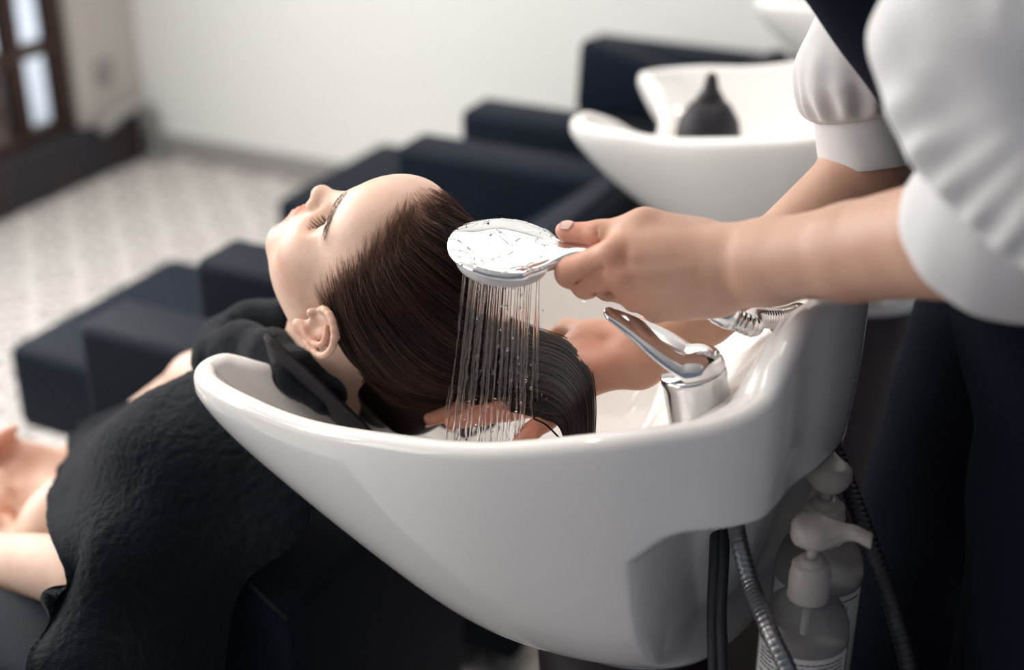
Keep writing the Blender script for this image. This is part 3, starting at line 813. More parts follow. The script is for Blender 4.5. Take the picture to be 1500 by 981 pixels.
# stray hairs lifting off the crown
for k in range(46):
    i = r.choice(np.where((hs0 < .05) & (to_head(R0)[:, 2] > .10))[0]); p0 = R0[i]; n0 = grad(skull, p0[None])[0]
    bk = back / np.linalg.norm(back); L_ = r.uniform(.012, .034)
    v_ = n0 * r.uniform(.3, .9) + bk * r.uniform(.2, .9) + r.normal(size=3) * .3
    pts = [p0 + v_ * L_ * s + np.array([.3, 0, -.5]) * L_ * s * s * .8 for s in np.linspace(0, 1, 7)]
    mb.add(*tube(pts, np.linspace(.00022, .00006, 7), 4, False), c=(.05, .026, .02))
hv = np.vstack([Vh, hvS, np.array(mb.v)]); hf = Fh.tolist() + [tuple(i + len(Vh) for i in q) for q in hfS] + [tuple(i + len(Vh) + len(hvS) for i in q) for q in mb.f]
sv = np.array(mb.v); sc3 = np.array(mb.c, float)
wr = (.85 * sstep(.020, -.010, hair_side(to_head(sv))) * (np.abs(skull(sv)) < .012))[:, None]; sc3 = sc3 * (1 - wr) + np.array([.36, .215, .155]) * wr
hc = np.vstack([hair_tint(Vh), np.full((len(hvS), 3), .008), sc3])
mobj('hair', hv, hf, M['hair'], client, colors=hc)

# ------------------------------------------------------------------ neck rest: black rubber gutter hung in the basin's neck cut
nr = thing('neck_rest', 'black rubber neck rest lining the basin\'s neck cut beneath the towel', 'neck rest', (.10, 0, .95))
na, nl = 41, 16; Vn = []
for j in range(nl + 1):
    t = j / nl
    for i in range(na):
        a = math.radians(-78 + 156 * i / (na - 1))
        R_ = .118 + .02 * t
        Vn.append((.045 + .20 * t + .02 * abs(math.sin(a)) * (1 - t), R_ * math.sin(a) * 1.0, 1.090 - .135 * math.cos(a) * (1 - .0 * t) - .085 * t - .02 * t * t))
Vn = np.array(Vn); T_ = .006
ctr = np.array([0, 0, 1.09]); nn = Vn.copy(); nn[:, 0] = 0; nn -= np.array([0, 0, 1.09]); nn /= np.linalg.norm(nn, axis=1)[:, None]
Vo = Vn + nn * T_; W_ = na
Fq = []
for j in range(nl):
    for i in range(na - 1):
        a, b, c_, d = j * W_ + i, j * W_ + i + 1, (j + 1) * W_ + i + 1, (j + 1) * W_ + i; o = len(Vn)
        Fq += [(a, b, c_, d), (o + d, o + c_, o + b, o + a)]
    for i, s in ((0, 1), (na - 1, -1)):
        a, d = j * W_ + i, (j + 1) * W_ + i; o = len(Vn)
        Fq.append((a, d, o + d, o + a) if s > 0 else (d, a, o + a, o + d))
for i in range(na - 1):
    o = len(Vn); a, b = i, i + 1; Fq.append((b, a, o + a, o + b)); a, b = nl * W_ + i, nl * W_ + i + 1; Fq.append((a, b, o + b, o + a))
mobj('gutter', np.vstack([Vn, Vo]), Fq, M['rubber'], nr)

# ------------------------------------------------------------------ black towel over the shoulders
tw = thing('towel', 'black terry towel draped around the reclined woman\'s neck and near shoulder', 'towel', (-.2, -.2, .8))
TW = [
    Cone(at(316, 526, y=-.03), at(356, 512, y=-.03), .030, .032, k=.02), Cone(at(356, 512, y=-.03), at(402, 518, y=-.060), .032, .028, k=.02),
    Cone(at(402, 518, y=-.060), at(438, 545, y=-.095), .028, .024, k=.02), Cone(at(438, 545, y=-.095), at(480, 578, y=-.100), .024, .022, k=.02),
    Cone(at(335, 508, y=.06), at(372, 484, y=.055), .036, .034, k=.02), Cone(at(372, 484, y=.055), at(425, 468, y=.06), .034, .030, k=.02),
    Cone(at(335, 508, y=.06), at(330, 530, y=-.01), .034, .036, k=.03),
]
_tw = union(TW)
towel_sdf = lambda P: _tw(P) + vnoise(P, 14, 2) * .005 + vnoise(P, 170, 4) * .0011
Vc, Fc = surface(towel_sdf, (-.25, -.20, .85), (.16, .22, 1.12), .004, .012)
ROWS = [[(335, 512, .06), (318, 560, -.06), (405, 668, -.15), (455, 762, -.18), (352, 862, -.21), (322, 1020, -.25)],
        [(275, 562, .13), (245, 590, .00), (245, 670, -.11), (280, 770, -.20), (280, 870, -.26), (262, 1020, -.30)],
        [(225, 578, .165), (190, 612, .06), (180, 690, -.06), (195, 775, -.18), (195, 875, -.28), (170, 1020, -.33)],
        [(162, 600, .18), (132, 645, .09), (122, 705, -.02), (128, 770, -.12), (140, 862, -.24), (105, 1020, -.33)],
        [(116, 632, .18), (90, 690, .07), (84, 755, -.05), (97, 850, -.19), (60, 935, -.27), (36, 1020, -.32)]]
GP = np.array(ROWS, float); NU, NV = 34, 44
gp = np.stack([spline(GP[i], NV) for i in range(len(GP))]); gp = np.stack([spline(gp[:, j], NU) for j in range(NV)], 1)
G_ = np.array([[at(x, y, y=d) for x, y, d in r_] for r_ in gp])
_arm = Box((-.305, -.355, .405), (.325, .065, .345), rad=.022)
# let it lie on the body: pull each point toward us until it clears the skin under it
dirs = G_ - CAM; dist0 = np.linalg.norm(dirs, axis=2); dirs /= dist0[..., None]; t_ = np.full(dist0.shape, 1.05); done = np.zeros(dist0.shape, bool)
for _ in range(120):
    pp = (CAM + dirs * t_[..., None]).reshape(-1, 3)
    sd_ = np.minimum(client_sdf(pp), _arm(pp)).reshape(t_.shape) - .016
    done |= sd_ < .001; t_ = np.where(done | (t_ > dist0), t_, t_ + np.maximum(sd_ * .8, .001))
tt = np.minimum(t_, dist0)
for _ in range(5):
    p_t = np.pad(tt, 1, mode='edge'); av = (p_t[:-2, 1:-1] + p_t[2:, 1:-1] + p_t[1:-1, :-2] + p_t[1:-1, 2:]) / 4; tt = np.minimum(tt, av)
for _ in range(14):
    p_t = np.pad(tt, 1, mode='edge'); av = (p_t[:-2, 1:-1] + p_t[2:, 1:-1] + p_t[1:-1, :-2] + p_t[1:-1, 2:]) / 4; tt = np.minimum(av, tt + .004)
G_ = CAM + dirs * (tt - .006)[..., None]
nu, nv = 150, 190
g1 = np.stack([spline(G_[i], nv) for i in range(len(G_))]); g2 = np.stack([spline(g1[:, j], nu) for j in range(nv)], 1)
S0 = g2.reshape(-1, 3)
du = np.gradient(g2, axis=0); dv = np.gradient(g2, axis=1); nn = np.cross(du.reshape(-1, 3), dv.reshape(-1, 3)); nn /= np.linalg.norm(nn, axis=1)[:, None]
if (nn @ (CAM - S0.mean(0))).mean() < 0: nn = -nn
uu, vv_ = np.meshgrid(np.linspace(0, 1, nu), np.linspace(0, 1, nv), indexing='ij'); uu = uu.ravel(); vv_ = vv_.ravel()
fold = .011 * np.sin(vv_ * 13 - uu * 3.5 + 1.2 * vnoise(S0, 6, 1)) * sstep(.05, .4, uu) + .010 * vnoise(S0, 9, 5)
fuzz = vnoise(S0, 230, 6) * .0011 + vnoise(S0, 120, 7) * .0006
hem = .005 * np.exp(-((1 - uu) / .012) ** 2)
Sf = S0 + nn * (fold + fuzz + hem + .004)[:, None]; Sb = S0 + nn * (fold - .008)[:, None]
Fs = []; o = nu * nv
for i in range(nu - 1):
    for j in range(nv - 1):
        a, b, c_, d = i * nv + j, i * nv + j + 1, (i + 1) * nv + j + 1, (i + 1) * nv + j
        Fs += [(a, b, c_, d), (o + d, o + c_, o + b, o + a)]
for i in range(nu - 1):
    for j in (0, nv - 1): Fs.append((i * nv + j, (i + 1) * nv + j, o + (i + 1) * nv + j, o + i * nv + j))
for j in range(nv - 1):
    for i in (0, nu - 1): Fs.append((i * nv + j, i * nv + j + 1, o + i * nv + j + 1, o + i * nv + j))
VT = np.vstack([Sf, Sb, Vc]); FT = Fs + (Fc + 2 * o).tolist()
to = mobj('terry_cloth', VT, FT, M['towel'], tw)
bm = bmesh.new(); bm.from_mesh(to.data); bmesh.ops.recalc_face_normals(bm, faces=bm.faces[:]); bm.to_mesh(to.data); bm.free()
# ------------------------------------------------------------------ the stylist
sty = thing('person', 'standing hairdresser in white puff-sleeve blouse and navy apron holding the shower head', 'person', (.97, .06, 0))
q_ = lambda x, y, d: at(x, y, y=d)
# near arm and the hand gripping the shower handle (joints from wrist to finger tips)
n_ = lambda x, y, d: at(x, y, y=d - .030)
WRn = n_(1075, 394, -.060)
ARM_N = [
    Cone(n_(1560, 322, -.20), n_(1390, 347, -.135), .048, .049, k=.008),
    Cone(n_(1390, 347, -.135), n_(1250, 369, -.095), .049, .0425, k=.008),
    Cone(n_(1250, 369, -.095), n_(1120, 381, -.068), .0425, .0345, k=.008),
    Cone(n_(1130, 372, -.062), n_(1068, 368, -.056), .027, .0215, k=.025), Cone(n_(1130, 399, -.066), n_(1068, 415, -.056), .027, .0230, k=.025),
    Ell(n_(1068, 422, -.078), (.010, .008, .010), k=.012),                                  # ulna knob
    Cone(n_(1055, 372, -.060), n_(915, 362, -.073), .0225, .0155, k=.022),                 # metacarpals
    Cone(n_(1050, 392, -.066), n_(912, 398, -.074), .0215, .0155, k=.022),
    Cone(n_(1052, 414, -.062), n_(934, 430, -.068), .0215, .0150, k=.022),
    Cone(n_(1052, 432, -.052), n_(962, 452, -.052), .0185, .0125, k=.014),
    Ell(n_(990, 392, -.055), (.060, .034, .040), k=.025),
    Cone(n_(1030, 350, -.040), n_(945, 332, -.050), .0185, .0170, k=.016),                 # thumb metacarpal
    Cone(n_(945, 332, -.050), n_(878, 343, -.052), .0155, .0125, k=.012),
    Cone(n_(878, 343, -.052), n_(836, 342, -.050), .0125, .0112, k=.008),
    Ell(n_(826, 337, -.050), (.0085, .0085, .0078), k=.006),
    Cone(n_(905, 368, -.080), n_(836, 399, -.082), .0148, .0145, k=.006),                  # index
    Cone(n_(836, 399, -.080), n_(842, 392, -.048), .0140, .0125, k=.008), Cone(n_(842, 392, -.048), n_(876, 378, -.026), .0120, .0100, k=.008),
    Ell(n_(897, 372, -.087), (.012, .008, .010), k=.010),                                  # knuckles
    Ell(n_(906, 403, -.089), (.012, .008, .010), k=.010),
    Cone(n_(906, 402, -.078), n_(858, 416, -.070), .0138, .0130, k=.005),                  # middle
    Cone(n_(858, 416, -.070), n_(866, 406, -.036), .0130, .0115, k=.009), Cone(n_(866, 406, -.036), n_(902, 388, -.020), .0112, .0095, k=.008),
    Cone(n_(930, 432, -.066), n_(890, 422, -.036), .0130, .0115, k=.010), Cone(n_(890, 422, -.036), n_(925, 400, -.018), .0112, .0095, k=.008),   # ring
    Cone(n_(960, 452, -.048), n_(928, 440, -.022), .0115, .0100, k=.010), Cone(n_(928, 440, -.022), n_(958, 420, -.010), .0098, .0085, k=.008),   # little
]
ARM_N += [Cone(n_(884, 393, -.094), n_(842, 413, -.090), .0016, k=-.004), Cone(n_(922, 346, -.066), n_(884, 358, -.072), .0014, k=-.004),
          Cone(n_(874, 330, -.062), n_(878, 352, -.064), .0007, k=-.003), Cone(n_(900, 424, -.078), n_(868, 428, -.078), .0015, k=-.004)]
for a_, b_ in (((918, 401, -.0915), (1010, 392, -.086)), ((935, 374, -.0865), (1010, 374, -.078))):
    ARM_N.append(Cone(n_(*a_), n_(*b_), .0036, .0016, k=.012))                              # tendons
# far arm and the open hand carrying the hair
ARM_F = [
    Cone(q_(1345, 60, .26), q_(1283, 205, .235), .062, .054, k=.008), Cone(q_(1283, 205, .235), q_(1268, 262, .215), .054, .050, k=.012),
    Cone(q_(1268, 262, .215), q_(1140, 375, .12), .050, .042, k=.012), Cone(q_(1140, 375, .12), q_(1030, 462, .06), .042, .033, k=.008),
    Cone(q_(1030, 462, .06), q_(945, 517, .015), .033, .0260, k=.008),
    Cone(q_(960, 498, .02), q_(940, 530, .005), .0225, .0225, k=.02),
    # palm: thumb pad (far side), heel and little-finger pad (near side)
    Cone(q_(930, 508, .015), q_(862, 497, .020), .0245, .0200, k=.018),
    Cone(q_(930, 535, -.005), q_(862, 548, -.030), .0240, .0185, k=.018),
    Ell(q_(842, 532, -.012), (.045, .038, .018), k=.02),
    Cone(q_(862, 505, .015), q_(795, 560, .015), .018, .0150, k=.015), Cone(q_(862, 520, .005), q_(790, 575, -.005), .018, .0150, k=.015),
    Cone(q_(862, 535, -.01), q_(795, 590, -.030), .018, .0145, k=.015), Cone(q_(860, 552, -.03), q_(822, 600, -.060), .017, .0130, k=.015),
    # thumb, away from the camera
    Cone(q_(880, 492, .03), q_(832, 486, .055), .0170, .0140, k=.012), Cone(q_(832, 486, .055), q_(790, 500, .065), .0130, .0105, k=.01),
    # fingers
    Cone(q_(795, 560, .015), q_(720, 578, -.005), .0140, .0125, k=.004), Cone(q_(720, 578, -.005), q_(668, 582, -.025), .0122, .0110, k=.004), Cone(q_(668, 582, -.025), q_(632, 584, -.035), .0108, .0088, k=.004),
    Cone(q_(790, 575, -.005), q_(728, 592, -.040), .0142, .0128, k=.004), Cone(q_(728, 592, -.040), q_(672, 600, -.060), .0125, .0112, k=.004), Cone(q_(672, 600, -.060), q_(632, 612, -.070), .0110, .0088, k=.004),
    Cone(q_(795, 590, -.030), q_(745, 600, -.070), .0140, .0125, k=.004), Cone(q_(745, 600, -.070), q_(702, 609, -.088), .0122, .0110, k=.004), Cone(q_(702, 609, -.088), q_(662, 618, -.098), .0108, .0085, k=.004),
    Cone(q_(822, 600, -.060), q_(798, 616, -.085), .0125, .0115, k=.004), Cone(q_(798, 616, -.085), q_(778, 632, -.100), .0112, .0100, k=.004), Cone(q_(778, 632, -.100), q_(760, 650, -.108), .0098, .0080, k=.004),
]
_an, _af = union(ARM_N), union(ARM_F)
VN, FN = surface(_an, np.array([.32, -.34, 1.06]), np.array([.93, .04, 1.42]), .0020)
VF, FF = surface(_af, np.array([.20, -.20, .93]), np.array([.78, .34, 1.46]), .0021)
VN = relax(VN, FN, 1, .4); VF = relax(VF, FF, 1, .4)
# torso, neck and head (mostly outside the picture)
SHn = np.array([.86, -.17, 1.50]); SHf = np.array([.82, .25, 1.51])
SHEAD_O = np.array([.58, .05, 1.80]); SHEAD_A = np.array([[0, -.80, -.60], [1, 0, 0], [0, -.60, .80]])
def sty_head(P):
    q = (P - SHEAD_O) @ SHEAD_A; q[:, 0] = np.abs(q[:, 0]); return smin(_head_s(q), _ear_s(q), .006)
TORSO = [Cone((.96, .05, .98), (.83, .05, 1.34), .145, .150, k=.05, n=(.93, 0, .36), sq=.62), Cone((.82, -.12, 1.47), (.80, .20, 1.47), .070, .070, k=.07),
         Cone((.78, .04, 1.50), (.66, .05, 1.68), .056, .054, k=.04), Cone(SHn, (.93, -.23, 1.32), .060, .054, k=.04), Cone((.93, -.23, 1.32), n_(1560, 322, -.20), .054, .050, k=.03),
         Cone(SHf, q_(1345, 60, .26), .062, .060, k=.04)]
_to = union(TORSO)
VTo, FTo = surface(lambda P: smin(_to(P), sty_head(P), .02), (.40, -.36, .85), (1.2, .42, 2.0), .008)
VTo = relax(VTo, FTo, 2, .5)
VS = np.vstack([VN, VF, VTo]); FS = np.vstack([FN, FF + len(VN), FTo + len(VN) + len(VF)])
cs = np.ones((len(VS), 3))
def redden(pt, rad, col, amt):
    w = amt * np.exp(-(((VS - pt) / rad) ** 2).sum(1))[:, None]; cs[:] = cs * (1 - w) + cs * np.array(col) * w
for pt, rad, amt in ((n_(850, 402, -.075), .035, .8), (n_(845, 340, -.05), .03, .8), (n_(905, 385, -.09), .022, .6), (n_(925, 432, -.08), .025, .5),
                     (q_(700, 600, -.06), .09, .95), (q_(880, 520, -.01), .05, .8), (q_(785, 625, -.09), .05, .9)):
    redden(pt, rad, (1.0, .70, .66), amt)
mobj('body', VS, FS, M['skin_stylist'], sty, colors=cs)
# finger nails
def nail(tip, dirv, up, L_=.0105, W_=.0085):
    d = np.array(dirv, float); d /= np.linalg.norm(d); u = np.array(up, float); u -= d * (u @ d); u /= np.linalg.norm(u); s = np.cross(d, u)
    V = []; F = []; n = 8
    for i in range(n + 1):
        for j in range(n + 1):
            a = i / n * 2 - 1; b = j / n * 2 - 1
            k = 1 - .18 * max(0, abs(b)) ** 3; x = a * W_ / 2 * k; y = b * L_ / 2 * (1 - .25 * a * a)
            V.append(tip + s * x + d * y + u * (.0016 * (1 - a * a) - .0006 * max(0, -b)))
    m_ = len(V); V += [v - u * .0016 for v in V]
    for i in range(n):
        for j in range(n):
            a, b, c_, e = i * (n + 1) + j, i * (n + 1) + j + 1, (i + 1) * (n + 1) + j + 1, (i + 1) * (n + 1) + j
            F += [(a, b, c_, e), (m_ + e, m_ + c_, m_ + b, m_ + a)]
    for i in range(n):
        for j in (0, n): F.append((i * (n + 1) + j, (i + 1) * (n + 1) + j, m_ + (i + 1) * (n + 1) + j, m_ + i * (n + 1) + j)); F.append((j * (n + 1) + i, j * (n + 1) + i + 1, m_ + j * (n + 1) + i + 1, m_ + j * (n + 1) + i))
    return V, F
toc = lambda p: (CAM - p) / np.linalg.norm(CAM - p)
tp = n_(832, 338, -.050); up = np.array([0, -.45, .9]); sp = tp + up * .0098
P_ = onto(_an, (tp + up * .02)[None], .0002, 8)[0]
v, f = nail(P_, n_(826, 340, -.05) - n_(878, 343, -.052), grad(_an, P_[None])[0], .0135, .0120); mobj('thumbnail', v, f, M['nail'], sty)
for (a1, a2) in (((668, 617, -.098), (702, 610, -.088)), ((636, 606, -.07), (672, 598, -.06))):
    t_ = q_(*a1); d_ = t_ - q_(*a2)
    P_ = onto(_af, (t_ + d_ * .2 + np.array([0, -.004, -.02]))[None], .0001, 8)[0]
    v, f = nail(P_, d_, grad(_af, P_[None])[0], .010, .0085); mobj('fingernail', v, f, M['nail'], sty)

# blouse: two gathered puff sleeves with cuffs, and the bodice
def sleeve(name, puff, cuff_a, cuff_b, rc, seed, lo, hi, h, nf=19):
    ca, cb = np.array(cuff_a), np.array(cuff_b); ax = (cb - ca) / np.linalg.norm(cb - ca)
    e1 = np.cross(ax, [0, 1, .2]); e1 /= np.linalg.norm(e1); e2 = np.cross(ax, e1)
    up_ = union(puff)
    def f(P):
        q = P - ca; t = q @ ax; th = np.arctan2(q @ e2, q @ e1)
        w = np.exp(-(np.maximum(-t, 0) / .040) ** 2) * sstep(.004, -.012, t)
        pl = np.sin(th * nf + 3.0 * vnoise(P, 9, seed) + seed) * .0036 * w
        big = vnoise(P, 13, seed + 1) * .0085 + np.abs(vnoise(P, 24, seed + 2)) * .0055
        d1 = up_(P) - pl + big * sstep(.0, -.05, t)
        d1 = smax(d1, t - .004, .010)
        return d1
    V, F = surface(f, lo, hi, h, .012); V = relax(V, F, 1, .4)
    # cuff band: a rolled tube with a hem
    mb = MB(); ns, nt = 96, 14; rows = []
    prof = [(1.03, -.006), (1.06, .0), (1.05, .02), (1.055, .04), (1.05, .062), (1.052, .066), (1.045, .078), (1.03, .080), (1.0, .078), (.99, .06), (.985, .02), (.985, -.004)]
    Lc = np.linalg.norm(cb - ca)
    a = np.linspace(0, 2 * np.pi, ns, endpoint=False)
    for k, (rr, tt) in enumerate(prof):
        rad = rc * rr * (1 + .012 * np.sin(a * 3 + seed) + .006 * np.sin(a * 11 + tt * 60))
        rows.append(ca + ax * (tt / .08 * Lc) + rad[:, None] * (np.cos(a)[:, None] * e1 + np.sin(a)[:, None] * e2))
    VV = np.vstack(rows); m_ = len(prof)
    FF_ = [(i % m_ * ns + j, i % m_ * ns + (j + 1) % ns, (i + 1) % m_ * ns + (j + 1) % ns, (i + 1) % m_ * ns + j) for i in range(m_) for j in range(ns)]
    s_ = mobj(name, V, F, M['cloth_white'], sty)
    cu = mobj('cuff', VV, FF_, M['cloth_white'], s_)
    for ob in (s_, cu):
        bm = bmesh.new(); bm.from_mesh(ob.data); bmesh.ops.recalc_face_normals(bm, faces=bm.faces[:]); bm.to_mesh(ob.data); bm.free()
sleeve('sleeve', [Cone(q_(1256, 108, .225), q_(1310, 45, .235), .064, .075, k=.03), Cone(q_(1310, 45, .235), (.86, .24, 1.52), .075, .085, k=.03), Cone(q_(1272, 160, .232), q_(1258, 110, .225), .054, .060, k=.03)],
       q_(1274, 164, .232), q_(1281, 238, .225), .0570, 3, (.50, .08, 1.22), (1.0, .42, 1.66), .0030)
sleeve('sleeve', [Cone(q_(1482, 200, -.20), q_(1478, 70, -.18), .082, .092, k=.03), Cone(q_(1478, 70, -.18), (.92, -.17, 1.56), .092, .080, k=.03), Cone(q_(1516, 276, -.21), q_(1478, 200, -.20), .078, .082, k=.03), Cone(n_(1550, 312, -.195), (.93, -.22, 1.42), .064, .078, k=.03)],
       q_(1524, 268, -.215), q_(1452, 350, -.185), .0740, 8, (.64, -.40, 1.20), (1.15, .02, 1.72), .0034)
_bo = union([Cone((.87, .05, 1.27), (.83, .05, 1.36), .150, .160, k=.05, n=(.93, 0, .36), sq=.62), Cone((.82, -.12, 1.475), (.80, .20, 1.475), .080, .080, k=.06)])
V, F = surface(lambda P: _bo(P) + vnoise(P, 18, 5) * .004, (.60, -.30, .95), (1.2, .38, 1.62), .008, .01)
mobj('bodice', relax(V, F, 2, .5), F, M['cloth_white'], sty)
# navy apron: bib, straps, long skirt; trousers and shoes under it
_ap = union([Cone((.945, .05, 1.02), (.830, .06, 1.33), .180, .165, k=.03, n=(.93, 0, .36), sq=.66),
             Cone((.815, .06, 1.33), (.632, .06, 1.49), .120, .086, k=.04, n=(.82, 0, .57), sq=.66),
             Cone((.98, .06, 1.00), (.98, .10, .46), .185, .215, k=.06, n=(1, 0, 0), sq=.72),
             Cone((.83, .34, 1.02), (.79, .38, .36), .15, .18, k=.08), Cone((.96, .0, .98), (.97, -.02, .36), .12, .13, k=.08)])
V, F = surface(lambda P: _ap(P) + np.sin(np.arctan2(P[:, 1] - .05, P[:, 0] - .99) * 12 + 2 * vnoise(P, 4, 2)) * .008 * sstep(1.0, .6, P[:, 2]) + vnoise(P, 14, 9) * .004,
               (.55, -.36, .25), (1.30, .56, 1.62), .008, .015)
ap_o = mobj('apron', relax(V, F, 2, .5), F, M['cloth_black'], sty)
mb = MB()
for s in (-1, 1):
    pts = spline([(.600, .06 + s * .075, 1.50), (.69, .055 + s * .09, 1.565), (.79, .05 + s * .09, 1.58), (.90, .05 + s * .05, 1.52), (.98, .05 - s * .06, 1.25)], 24)
    t, u, w_ = frames(pts); vv = []
    for i in range(24):
        sd = np.array([0, 1., 0]); nrm_ = np.cross(t[i], sd); nrm_ /= np.linalg.norm(nrm_)
        for dy, dn in ((-.02, .002), (.02, .002), (.02, -.002), (-.02, -.002)): vv.append(pts[i] + sd * dy + nrm_ * dn)
    ff = [(i * 4 + j, i * 4 + (j + 1) % 4, i * 4 + 4 + (j + 1) % 4, i * 4 + 4 + j) for i in range(23) for j in range(4)] + [(3, 2, 1, 0), (92, 93, 94, 95)]
    mb.add(vv, ff)
mb.build('strap', M['cloth_black'], ap_o)
_tr = union([Cone((.99, -.05, .95), (1.0, -.06, .08), .10, .06, k=.05), Cone((.99, .17, .95), (1.0, .18, .08), .10, .06, k=.05)])
V, F = surface(_tr, (.8, -.25, .03), (1.2, .36, 1.02), .010); mobj('trousers', V, F, M['cloth_black'], sty)
for yy in (-.06, .18):
    sd_ = union([Cone((1.03, yy, .045), (.88, yy, .035), .045, .033, k=.02)])
    V, F = surface(lambda P: smax(sd_(P), -P[:, 2], .004), (.80, yy - .08, -.02), (1.12, yy + .08, .12), .006); mobj('shoe', V, F, M['rubber'], sty)
_sh = lambda P: smax(((P - SHEAD_O) @ SHEAD_A @ np.diag([1, 1, 1]) * 0).sum(1) + sty_head(P) - .010, ((P - SHEAD_O) @ SHEAD_A)[:, 1] - np.interp(((P - SHEAD_O) @ SHEAD_A)[:, 2], HLINE[:, 0], HLINE[:, 1]), .01)
V, F = surface(lambda P: smin(_sh(P), Ell(SHEAD_O + np.array([.10, 0, .12]), (.05, .05, .045))(P), .02), SHEAD_O - .25, SHEAD_O + .28, .006)
mobj('hair', V, F, M['hair'], sty, colors=np.full((len(V), 3), .02))
# ------------------------------------------------------------------ loft helper
def loft(secs, cap=True):
    secs = [np.asarray(s) for s in secs]; n = len(secs[0]); V = np.vstack(secs)
    F = [(i * n + j, i * n + (j + 1) % n, (i + 1) * n + (j + 1) % n, (i + 1) * n + j) for i in range(len(secs) - 1) for j in range(n)]
    if cap: F += [tuple(range(n))[::-1], tuple((len(secs) - 1) * n + j for j in range(n))]
    return V, F
def fixn(o):
    bm = bmesh.new(); bm.from_mesh(o.data); bmesh.ops.recalc_face_normals(bm, faces=bm.faces[:]); bm.to_mesh(o.data); bm.free(); return o
# ------------------------------------------------------------------ hand shower
shw = thing('hand_shower', 'chrome hand shower spraying water, gripped by the hairdresser', 'shower head', at(740, 368, y=-.05))
DC = at(740, 366, y=-.110); HE = at(1050, 455, y=-.062)
ax = HE - DC; ax[2] *= .55; ax /= np.linalg.norm(ax)
upv = np.array([.02, -.10, 1.0]); upv -= ax * (upv @ ax); upv /= np.linalg.norm(upv); sd = np.cross(upv, ax)
Rd = .0575
secs = []; th = np.linspace(0, 2 * np.pi, 56, endpoint=False)
cl_s = np.r_[-np.cos(np.linspace(0.02, np.pi * .5, 22)) * Rd, np.linspace(.004, .105, 30)]
Ltot = np.linalg.norm(HE - DC)
for s in cl_s:
    disc = math.sqrt(max(Rd ** 2 - s ** 2, 0)) if s < Rd else 0
    neckw = .0125
    if s <= .012: w = max(disc, .0004)
    else:
        base = math.sqrt(max(Rd ** 2 - .012 ** 2, 0)); t = sstep(.012, .074, s); w = base * (1 - t) + neckw * t
        w = max(w, disc * (1 - sstep(.03, .06, s)))
    e = sstep(-Rd, -Rd * .2, s)
    top = (.0055 + .0075 * e) * (1 - sstep(.02, .09, s)) + .0125 * sstep(.02, .09, s)
    top = top * min(1, (w / .014)) if s < -.03 else top
    bot = .0030 * (1 - sstep(.04, .095, s)) + .0115 * sstep(.04, .095, s)
    rise = .012 * sstep(.03, .10, s)
    c = DC + ax * s + upv * rise
    z = np.where(np.sin(th) > 0, np.abs(np.sin(th)) ** .8 * top, -np.abs(np.sin(th)) * bot)
    secs.append(c + np.cos(th)[:, None] * w * sd + z[:, None] * upv)
neck_end = DC + ax * .105 + upv * .012
for t in np.linspace(.08, 1, 24):
    c = neck_end * (1 - t) + HE * t; r_ = .0120 + .0012 * math.sin(t * math.pi)
    secs.append(c + np.cos(th)[:, None] * r_ * sd + np.sin(th)[:, None] * r_ * upv)
secs_dome = [s_.copy() for s_ in secs[:40]]
v, f = loft(secs); fixn(mobj('shower_body', v, f, M['chrome'], shw))
pc = DC - ax * .002
v, f = lathe([(.0001, -.0175), (.040, -.0175), (.0455, -.0155), (.0470, -.010), (.0475, -.001), (.0001, -.001)], 56, pc, upv, cap=False)
M['plate'] = mat('pale_grey_plastic', (.62, .61, .61), rough=.35)
fixn(mobj('spray_plate', v, f, M['plate'], shw))
mb = MB(); noz = []
for ring, cnt in ((0, 1), (.010, 6), (.019, 12), (.028, 18), (.037, 24)):
    for k in range(cnt):
        a = 2 * math.pi * k / cnt + ring * 40; noz.append(pc + sd * ring * math.cos(a) + ax * ring * math.sin(a) - upv * .0175)
        mb.add(*lathe([(.0012, 0), (.0009, .0025)], 8, noz[-1] , -upv))
mb.build('nozzles', M['rubber'], shw)
M['water'] = mat('water', (1, 1, 1), rough=0.0, trans=1.0, ior=1.33)
r = np.random.default_rng(21); mb = MB()
for p0 in noz:
    if r.random() < .18: continue
    off = (p0 - pc); out = off - upv * (off @ upv)
    zl = r.uniform(.955, 1.005); n = 34
    v0 = -upv * 1.0 + out * r.uniform(1.2, 3.2) + r.normal(size=3) * .008
    H = p0[2] - zl; pts = []; rad = []
    R0_ = r.uniform(.00055, .00105); ph = r.uniform(0, 6)
    for i in range(n):
        t = i / (n - 1); h = H * t
        p = p0 + np.array([v0[0], v0[1], 0]) * h * .8; p[2] = p0[2] - h
        p[:2] += r.normal(size=2) * .00045 * t; pts.append(p)
        rad.append(R0_ * (1 + .35 * t * math.sin(i * 1.9 + ph) + .4 * t * r.random()) * (1 if r.random() > .10 * t else .45))
    mb.add(*tube(pts, rad, 7))
def drop(c, rr, st=1.0):
    return lathe([(rr * math.sin(a) + 1e-6, -rr * math.cos(a) * (st if a < 1.6 else st * 1.5)) for a in np.linspace(0, math.pi, 9)], 10, c, cap=False)
for k in range(70):
    p0 = noz[r.integers(len(noz))]; h = r.uniform(.005, .19); c = p0 + np.array([r.normal() * .006, r.normal() * .006, -h]); mb.add(*drop(c, r.uniform(.0006, .0017)))
for k in range(80):      # splash over hair and fingers
    c = at(r.uniform(640, 830), r.uniform(545, 625), y=r.uniform(-.10, -.02)); mb.add(*drop(c, r.uniform(.0004, .0011)))
